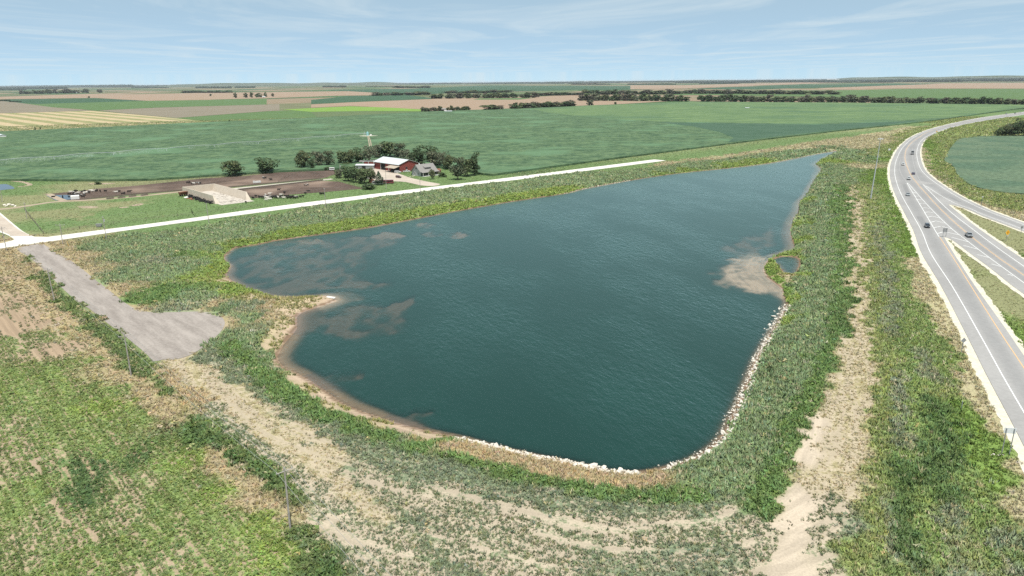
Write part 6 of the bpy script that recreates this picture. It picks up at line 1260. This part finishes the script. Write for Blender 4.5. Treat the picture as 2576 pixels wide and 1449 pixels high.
# ------------------------------------------------------------------ vehicles
M_CARGLASS = simple('tinted_glass', (.02, .024, .03), .08, spec=.6, var=.02); M_LAMP = simple('headlamp_lens', (.60, .60, .58), .2, var=.02); M_TAIL = simple('red_lens', (.30, .02, .02), .3, var=.02); M_RIM = simple('alloy_rim', (.35, .35, .36), .35, .6)
PAINTS = {}
def paint(c):
    if c not in PAINTS:
        g = G('car_paint'); p = g.principled((*c,), .32, .5, .1); p.inputs['Coat Weight'].default_value = .6; PAINTS[c] = g.done(p)
    return PAINTS[c]
def wheel(t, x, y, r=.36):
    w = MB().tube((x, y - .12, r), (x, y + .12, r), r, r, 14).build('wheel', M_TIRE, t); s = 1 if y > 0 else -1; MB().tube((x, y + s * .10, r), (x, y + s * .135, r), r * .6, r * .55, 10).build('rim', M_RIM, w)
def car(kind, P, head, col, label, z=ZP + .03, cat='car'):
    t = empty({'suv': 'parked_car' if z < .1 else 'car', 'sedan': 'car', 'pickup': 'pickup_truck', 'van': 'car'}[kind], (P[0], P[1], z), head); tag(t, label, cat); m_ = paint(col); hw = .93
    if kind == 'sedan': prof = [(-2.35, .38), (2.3, .34), (2.36, .62), (2.2, .80), (1.0, .94), (-1.7, .98), (-2.3, .90), (-2.4, .6)]; gh = (-1.95, 1.05, -1.05, .25, .93, 1.40)
    elif kind == 'suv': prof = [(-2.3, .42), (2.3, .40), (2.38, .72), (2.25, .98), (1.05, 1.10), (-2.2, 1.12), (-2.36, .8)]; gh = (-2.2, 1.15, -1.95, .35, 1.08, 1.66)
    elif kind == 'van': prof = [(-2.5, .42), (2.4, .40), (2.46, .75), (2.2, 1.02), (1.25, 1.14), (-2.4, 1.16), (-2.5, .8)]; gh = (-2.4, 1.35, -2.3, .55, 1.12, 1.78)
    else: prof = [(-2.85, .55), (2.6, .48), (2.72, .82), (2.6, 1.08), (1.35, 1.18), (-2.8, 1.16), (-2.88, .8)]; gh = (-.75, 1.4, -.55, .65, 1.16, 1.80)
    n = len(prof); k = .06; mb = MB(); v = [(x, -hw, z_) for x, z_ in prof] + [(x, hw, z_) for x, z_ in prof]
    cx = sum(x for x, _ in prof) / n; inn = lambda x: cx + (x - cx) * .985
    v = [(inn(x), -hw, z_) for x, z_ in prof] + [(x, -hw + k, z_ + (.02 if z_ > .85 else 0)) for x, z_ in prof] + [(x, hw - k, z_ + (.02 if z_ > .85 else 0)) for x, z_ in prof] + [(inn(x), hw, z_) for x, z_ in prof]
    fs = [tuple(range(n))[::-1], tuple(range(3 * n, 4 * n))] + [(r * n + i, r * n + (i + 1) % n, (r + 1) * n + (i + 1) % n, (r + 1) * n + i) for r in range(3) for i in range(n)]
    mb.add(v, fs)
    body = mb.build('body', m_, t)
    x0, x1, t0, t1, z0, z1 = gh; MB().box(x0, x1, -.86, .86, z0, z1, top=(t0, t1, -.68, .68)).build('windows', M_CARGLASS, t)
    mb = MB().box(t0 - .03, t1 + .05, -.70, .70, z1 - .01, z1 + .07, top=(t0 + .05, t1 - .05, -.62, .62))
    for s in (-1, 1):
        for a, b_ in (((x1, t1)), ((x0, t0))): mb.tube((a, s * .86, z0), (b_, s * .69, z1), .055, .055, 5)
        mb.tube(((x0 + x1) / 2, s * .868, z0), ((t0 + t1) / 2, s * .69, z1), .06, .06, 5)
    mb.build('roof', m_, t)
    if kind == 'pickup': MB().box(-2.72, -.9, -.78, .78, 1.10, 1.195).build('truck_bed', M_DARKM, t)
    ax_ = 1.42 if kind != 'pickup' else 1.7; r = .34 if kind == 'sedan' else .38
    for x in (-ax_, ax_):
        for y in (-.84, .84): wheel(t, x, y, r)
    xf, xr = max(x for x, _ in prof), min(x for x, _ in prof); zl = .68 if kind == 'sedan' else .84
    for s in (-1, 1): MB().box(xf - .22, xf + .005, s * .68 - .2, s * .68 + .2, zl - .07, zl + .08).build('headlight', M_LAMP, t); MB().box(xr - .01, xr + .14, s * .76 - .12, s * .76 + .12, zl, zl + .2).build('tail_light', M_TAIL, t)
    MB().box(xf - .15, xf + .012, -.45, .45, zl - .12, zl + .04).build('grille', M_DARKM, t); MB().box(xf - .1, xf + .03, -.82, .82, zl - .36, zl - .2).build('bumper', M_DARKM if kind != 'sedan' else m_, t)
    for s in (-1, 1): MB().box(x1 - .35, x1 - .15, s * .98 - .09, s * .98 + .09, z0 + .02, z0 + .17).build('mirror', m_, t)
    return t
def tangent(Pl, P):
    i = int(np.argmin(np.hypot(*(Pl - P).T))); i = max(1, min(len(Pl) - 2, i)); d = Pl[i + 1] - Pl[i - 1]; return math.atan2(d[1], d[0])
TW = lambda Pl, P: tangent(Pl, P)                 # along the survey direction: towards the drone
def oncoming(kind, px, py, col, label, ref=None, cat='car'): P = W(px, py); return car(kind, P, TW(ref if ref is not None else Y_, P), col, label, cat=cat)
def leaving(kind, px, py, col, label, cat='car'): P = W(px, py); return car(kind, P, TW(Y_, P) + math.pi, col, label, cat=cat)
oncoming('pickup', 2436.7, 596, (.22, .23, .24), 'silver grey pickup with dark windows in the near lane, nearest to the yellow lines', cat='pickup')
oncoming('suv', 2332, 572.5, (.030, .034, .045), 'dark blue black car with bright headlights on the ramp', ref=G1)
oncoming('sedan', 2283.7, 492.5, (.24, .26, .27), 'silver car on the ramp just below the gore tip', ref=G1)
oncoming('suv', 2285.8, 452.5, (.55, .55, .54), 'white sport utility car beside the yellow line at the gore tip')
oncoming('van', 2271.5, 416, (.58, .58, .57), 'white car farthest up the left lane before the curve')
leaving('sedan', 2297, 439, (.07, .065, .11), 'small purple blue car in the right lane behind the flatbed truck')
oncoming('pickup', 2531, 287.6, (.25, .26, .27), 'tiny silver pickup far out on the highway near the right edge', cat='pickup'); oncoming('suv', 2553, 285.9, (.03, .03, .03), 'tiny dark car far out on the highway, second from the right edge'); oncoming('sedan', 2566, 284.0, (.6, .6, .6), 'tiny white car far out on the highway, nearest the right edge')
# flatbed truck with a stake rack, going away
P = W(2295, 388.5); t = empty('flatbed_truck', (*P, ZP + .03), TW(Y_, P) + math.pi); tag(t, 'dark flatbed truck with a tall empty rack driving away round the curve', 'truck'); k = paint((.03, .033, .035))
MB().box(2.4, 4.4, -1.05, 1.05, .6, 1.7).box(2.4, 3.9, -1.0, 1.0, 1.7, 2.6, top=(2.5, 3.6, -.9, .9)).build('cab', k, t); MB().box(2.36, 2.42, -.8, .8, 1.75, 2.45).build('rear_window', M_CARGLASS, t); MB().box(-4.2, 2.2, -1.2, 1.2, 1.05, 1.25).build('flatbed', M_GREYTIN, t)
mb = MB()
for x in (-4.1, -2.0, 0, 2.1):
    for y in (-1.15, 1.15): mb.box(x - .07, x + .07, y - .07, y + .07, 1.25, 3.6)
for y in (-1.15, 1.15): mb.box(-4.1, 2.1, y - .05, y + .05, 3.5, 3.62)
for x in (-4.1, 2.1): mb.box(x - .05, x + .05, -1.15, 1.15, 3.5, 3.62)
mb.build('rack', M_STEEL, t); MB().box(-4.26, -4.18, -1.1, 1.1, .6, .95).build('rear_bumper', M_DARKM, t)
for x in (3.3, -2.2, -3.3):
    for y in (-.95, .95): wheel(t, x, y, .5)
for s in (-1, 1): MB().box(-4.29, -4.24, s * .95 - .12, s * .95 + .12, .85, 1.0).build('tail_light', M_TAIL, t)
# farm vehicles
car('suv', W(*R2(685, 600)), AX + .1, (.075, .012, .014), 'dark maroon car on the tan farm drive', .09); car('van', W(*R2(672, 495)), 2.9 + math.pi, (.6, .6, .59), 'white car parked in front of the barn awning', .09); car('pickup', W(*R2(860, 478)), .2, (.6, .6, .59), 'white pickup parked in the shade between barn and house', .05, 'pickup')
P = W(*R2(455, 728)); t = empty('livestock_trailer', (*P, 0), .12); tag(t, 'dark red livestock trailer parked beside the cedar tree', 'trailer'); m_ = paint((.14, .012, .022))
MB().box(-4.4, 4.0, -1.2, 1.2, .6, 2.7, top=(-4.3, 3.8, -1.1, 1.1)).build('body', m_, t); MB().box(-3.9, 3.4, -1.23, -1.16, 1.7, 2.2).build('vent_slats', M_DARK, t); MB().box(4.0, 5.8, -.1, .1, .7, .9).build('drawbar', M_DARKM, t)
for x in (-.8, .4):
    for y in (-1.15, 1.15): wheel(t, x, y, .4)
def trailer(at, L, rz, mat, label, name='farm_trailer'):
    P = W(*at); t = empty(name, (*P, 0), rz); tag(t, label, 'trailer'); MB().box(-L / 2, L / 2, -1.15, 1.15, .7, 2.3, top=(-L / 2 + .1, L / 2 - .1, -1.05, 1.05)).build('body', mat, t); MB().box(L / 2, L / 2 + 1.6, -.08, .08, .6, .76).build('drawbar', M_DARKM, t); MB().box(-L / 2 + .3, L / 2 - .3, -1.18, -1.1, 1.4, 1.95).build('painted_side_opening', M_DARK, t)  # opening is a black panel with the inner shade painted in
    for y in (-1.05, 1.05): wheel(t, -.3, y, .42)
trailer(R2(240, 742), 7, .1, M_GREYTIN, 'grey low trailer under the cedar tree'); trailer(R9(1070, 478), 6, -.3, M_TRIM, 'white trailer in the shade of the windbreak trees'); trailer(R9(1010, 520), 4, -.2, M_TRIM, 'small white trailer at the foot of the windbreak trees'); trailer(R9(800, 440), 7, -.35, M_GREYTIN, 'grey wagon in the deep shade of the windbreak, leftmost'); trailer(R9(1250, 560), 3.5, .4, M_RUST, 'rusty wagon between windbreak and cedar tree')
trailer(R9(290, 255), 4, .2, M_TRIM, 'small white trailer beyond the end of the upper dirt lot')
# ------------------------------------------------------------------ irrigation: pump station, pivot arm and its spray
PC0 = W(925, 344.5); pad = sheet('gravel_pad', closed_spline(np.array([PC0 + np.array(q) for q in ((-10, -3), (-4, 3), (4, 3), (13, 0), (6, -5), (0, -8), (-5, -7))]), 1.5), CROPH + .03, M_SHOULDER)
M_TEAL = simple('pale_teal_tank', (.25, .45, .46), .5, var=.05)
t = empty('pump_station', (*PC0, CROPH)); tag(t, 'pale teal tank and pump on a gravel pad in the corn field', 'tank'); MB().tube((0, 0, .05), (0, 0, 4.4), 1.5, 1.5, 16).tube((0, 0, 4.4), (0, 0, 4.9), 1.5, .4, 16).build('tank', M_TEAL, t); MB().box(3, 5.2, -1, 1, .05, 1.8).build('pump_housing', M_TRIM, t)
mb = MB()
for a in range(4): mb.tube((-3.6 + 1.6 * math.cos(a * 1.571 + .78), 1.6 * math.sin(a * 1.571 + .78), 0), (-3.6, 0, 5.2), .1, .07, 5)
mb.build('pivot_tower', M_STEEL, t)
end = W(-30, 419); d = end - PC0; Ln = np.hypot(*d); u = d / Ln; t = empty('center_pivot_irrigator', (*PC0, CROPH)); tag(t, 'long thin centre pivot irrigation arm crossing the corn field', 'irrigator'); nsp = 8
for i in range(nsp):
    a, b_ = u * (Ln * i / nsp), u * (Ln * (i + 1) / nsp); mb = MB(); m2 = 8
    q = [Vector((*(a + (b_ - a) * k / m2), 2.6 + 1.0 * math.sin(math.pi * k / m2))) for k in range(m2 + 1)]
    for s, e in zip(q[:-1], q[1:]): mb.tube(s, e, .14, .14, 6, cap=False)
    q2 = [v_ - Vector((0, 0, 1.1 * math.sin(math.pi * k / m2))) for k, v_ in enumerate(q)]
    for k in range(1, m2): mb.tube(q[k], q2[k], .04, .04, 4)
    for s, e in zip(q2[:-1], q2[1:]): mb.tube(s, e, .05, .05, 4, cap=False)
    mb.build('span', M_STEEL, t); n_ = np.array([-u[1], u[0]]); mb = MB()
    for s in (-1, 1): mb.tube((*(b_ + n_ * 2.0 * s), -1.0), (*b_, 2.6), .09, .07, 5)
    mb.tube((*(b_ + n_ * 2), -.9), (*(b_ - n_ * 2), -.9), .08, .08, 5); tw = mb.build('tower', M_STEEL, t)
    for s in (-1, 1): c = b_ + n_ * 2.0 * s; MB().tube((*(c - u * .15), -.9), (*(c + u * .15), -.9), .6, .6, 12).build('wheel', M_TIRE, tw)
g = G('fine_spray'); M_SPRAY = g.done(g.node('ShaderNodeMixShader', {0: .92, 1: g.node('ShaderNodeBsdfDiffuse', {'Color': (.8, .84, .86, 1)}).outputs[0], 2: g.node('ShaderNodeBsdfTransparent').outputs[0]}))
n = 4200; tt = rng.random(n) ** .55; c = PC0 + u * (Ln * tt)[:, None]; off = rng.normal(0, 1, n) * (1.5 + 5 * tt ** 4); c = c + off[:, None] * np.array([-u[1], u[0]]); z = CROPH + rng.random(n) * (2.2 + 1.5 * tt ** 4); p = np.column_stack([c, z]); k = (fbm(np.column_stack([tt * Ln, off * 0]), 18, 5, 3) > .47) | (tt > .93); p = p[k]; n = len(p)
d1 = rng.normal(0, 1, (n, 3)); d1 /= np.linalg.norm(d1, axis=1)[:, None]; d2 = np.cross(d1, rng.normal(0, 1, (n, 3))); d2 /= np.linalg.norm(d2, axis=1)[:, None]; s = rng.uniform(.2, .6, (n, 1))
tag(link('water_spray', np_mesh('water_spray', np.stack([p - d1 * s, p + d1 * s * .7 + d2 * s, p + d1 * s * .5 - d2 * s], 1).reshape(-1, 3), np.arange(n * 3).reshape(-1, 3), M_SPRAY)), 'pale water spray drifting from the irrigation arm', 'spray', kind='stuff')
# ------------------------------------------------------------------ far buildings and a bird
def far_house(at, L, Wd, Hh, rz, wm, rm, label, cat='house', name='farm_building', ridge=2.0):
    P = W(*at); t = empty(name, (*P, 0), rz); tag(t, label, cat); walls(-L / 2, L / 2, -Wd / 2, Wd / 2, Hh, Hh + ridge).build('wall', wm, t); gable_roof(-L / 2, L / 2, -Wd / 2, Wd / 2, Hh, Hh + ridge, .4, .2).build('roof', rm, t); MB().box(-L * .2, L * .2, -Wd / 2 - .08, -Wd / 2 + .02, .2, Hh * .75).build('door', M_DARK, t)
far_house((1113, 279.5), 19, 12, 4.5, .1, M_TRIM, M_SHINGLE, 'white far farmhouse with dark roof between its trees', 'house', 'farmhouse'); far_house((1128, 282), 16, 8, 2.2, .05, M_TRIM, M_ROOFW, 'low white shed right below the far farmhouse', 'shed', ridge=.8)
far_house((4, 346.5), 20, 7, 3.6, AX + .05, M_TRIM, M_ROOFW, 'long white shed at the left edge of the corn field', 'shed', ridge=.9); far_house((664, 245), 14, 8, 3.5, 0, M_TRIM, M_ROOFW, 'tiny white shed on the far tan stubble', 'shed')
far_house((188, 234.5), 40, 16, 6, 0, M_TRIM, M_ROOFW, 'white roofed farm building among the left far grove', 'barn'); far_house((1037, 220.5), 36, 20, 9, 0, M_TRIM, M_ROOFW, 'white farm building in the faraway middle grove', 'barn'); far_house((1879, 274.2), 9, 4, 2.6, .1, M_TRIM, M_ROOFW, 'small white hut in the light green field', 'hut', 'hut', .6)
for at, L, H_, lb in (((1476, 207.6), 190, 45, 'pale far elevator block on the horizon right of the middle'), ((2090, 203.6), 260, 45, 'pale far building on the horizon, left of the pair at the right'), ((2103, 203.8), 130, 35, 'smaller pale far building beside the other on the right horizon'), ((1084, 212.5), 70, 25, 'pale far building on the horizon in the middle')):
    far_house(at, L, L * .4, H_, 0, M_TRIM, M_ROOFW, lb, 'building', 'far_building', 4)
for px, py, h, lb in ((102, 325.5, 6, 'thin dark shrub left of the pair on the corn field edge'), (89, 327.5, 8, 'thin dark shrub on the corn field edge at the left'), (60, 329.5, 3, 'tiny shrub on the corn field edge near the white shed'), (577, 307, 5, 'small dark shrub on the corn edge at the stripes end')): tree('shrub', 'tree', 1, px, py, h, 4, lb, 'shrub')
ray = Vector((*W(483.7, 535.6), 0)) - Vector((0, 0, CAM_H)); bp = Vector((0, 0, CAM_H)) + ray.normalized() * 105; M_FEATHER = simple('dark_feathers', (.012, .011, .010), .8)
t = empty('bird', bp); t.rotation_euler = (1.25, .25, 1.9); tag(t, 'dark bird gliding with banked wings above the pasture', 'bird')
MB().tube((-.22, 0, 0), (.12, 0, 0), .04, .075, 8).tube((.12, 0, 0), (.26, 0, .02), .06, .03, 8).tube((.26, 0, .02), (.32, 0, .01), .02, .005, 5).add([(-.2, -.03, 0), (-.2, .03, 0), (-.42, .09, .01), (-.42, -.09, .01), (-.3, 0, .03)], [(0, 1, 2, 3), (0, 4, 1), (1, 4, 2), (2, 4, 3), (3, 4, 0)]).build('body', M_FEATHER, t)
for s in (-1, 1): MB().add([(.12, s * .04, .02), (.16, s * .35, .08), (.06, s * .68, .10), (-.06, s * .66, .09), (-.10, s * .33, .05), (-.12, s * .05, .0), (.02, s * .2, .07), (.02, s * .45, .11)], [(0, 1, 6), (1, 7, 6), (1, 2, 7), (2, 3, 7), (3, 4, 7), (4, 6, 7), (4, 5, 6), (5, 0, 6), (0, 5, 4, 3, 2, 1)]).build('wing', M_FEATHER, t)

# ------------------------------------------------------------------ summer haze over the plain
def haze():
    g = G('summer_haze'); v = g.node('ShaderNodeVolumePrincipled', {'Color': (.80, .88, .96), 'Density': 2.0e-5, 'Anisotropy': .0})
    g.l.new(v.outputs[0], g.out.inputs['Volume'])
    mb = MB(); mb.box(-46000, 46000, -4000, 46000, -8.0, 70.0); o = mb.build('haze', g.mat); o['kind'] = 'stuff'
    tag(o, 'pale blue summer haze over the far fields', 'haze')
haze()
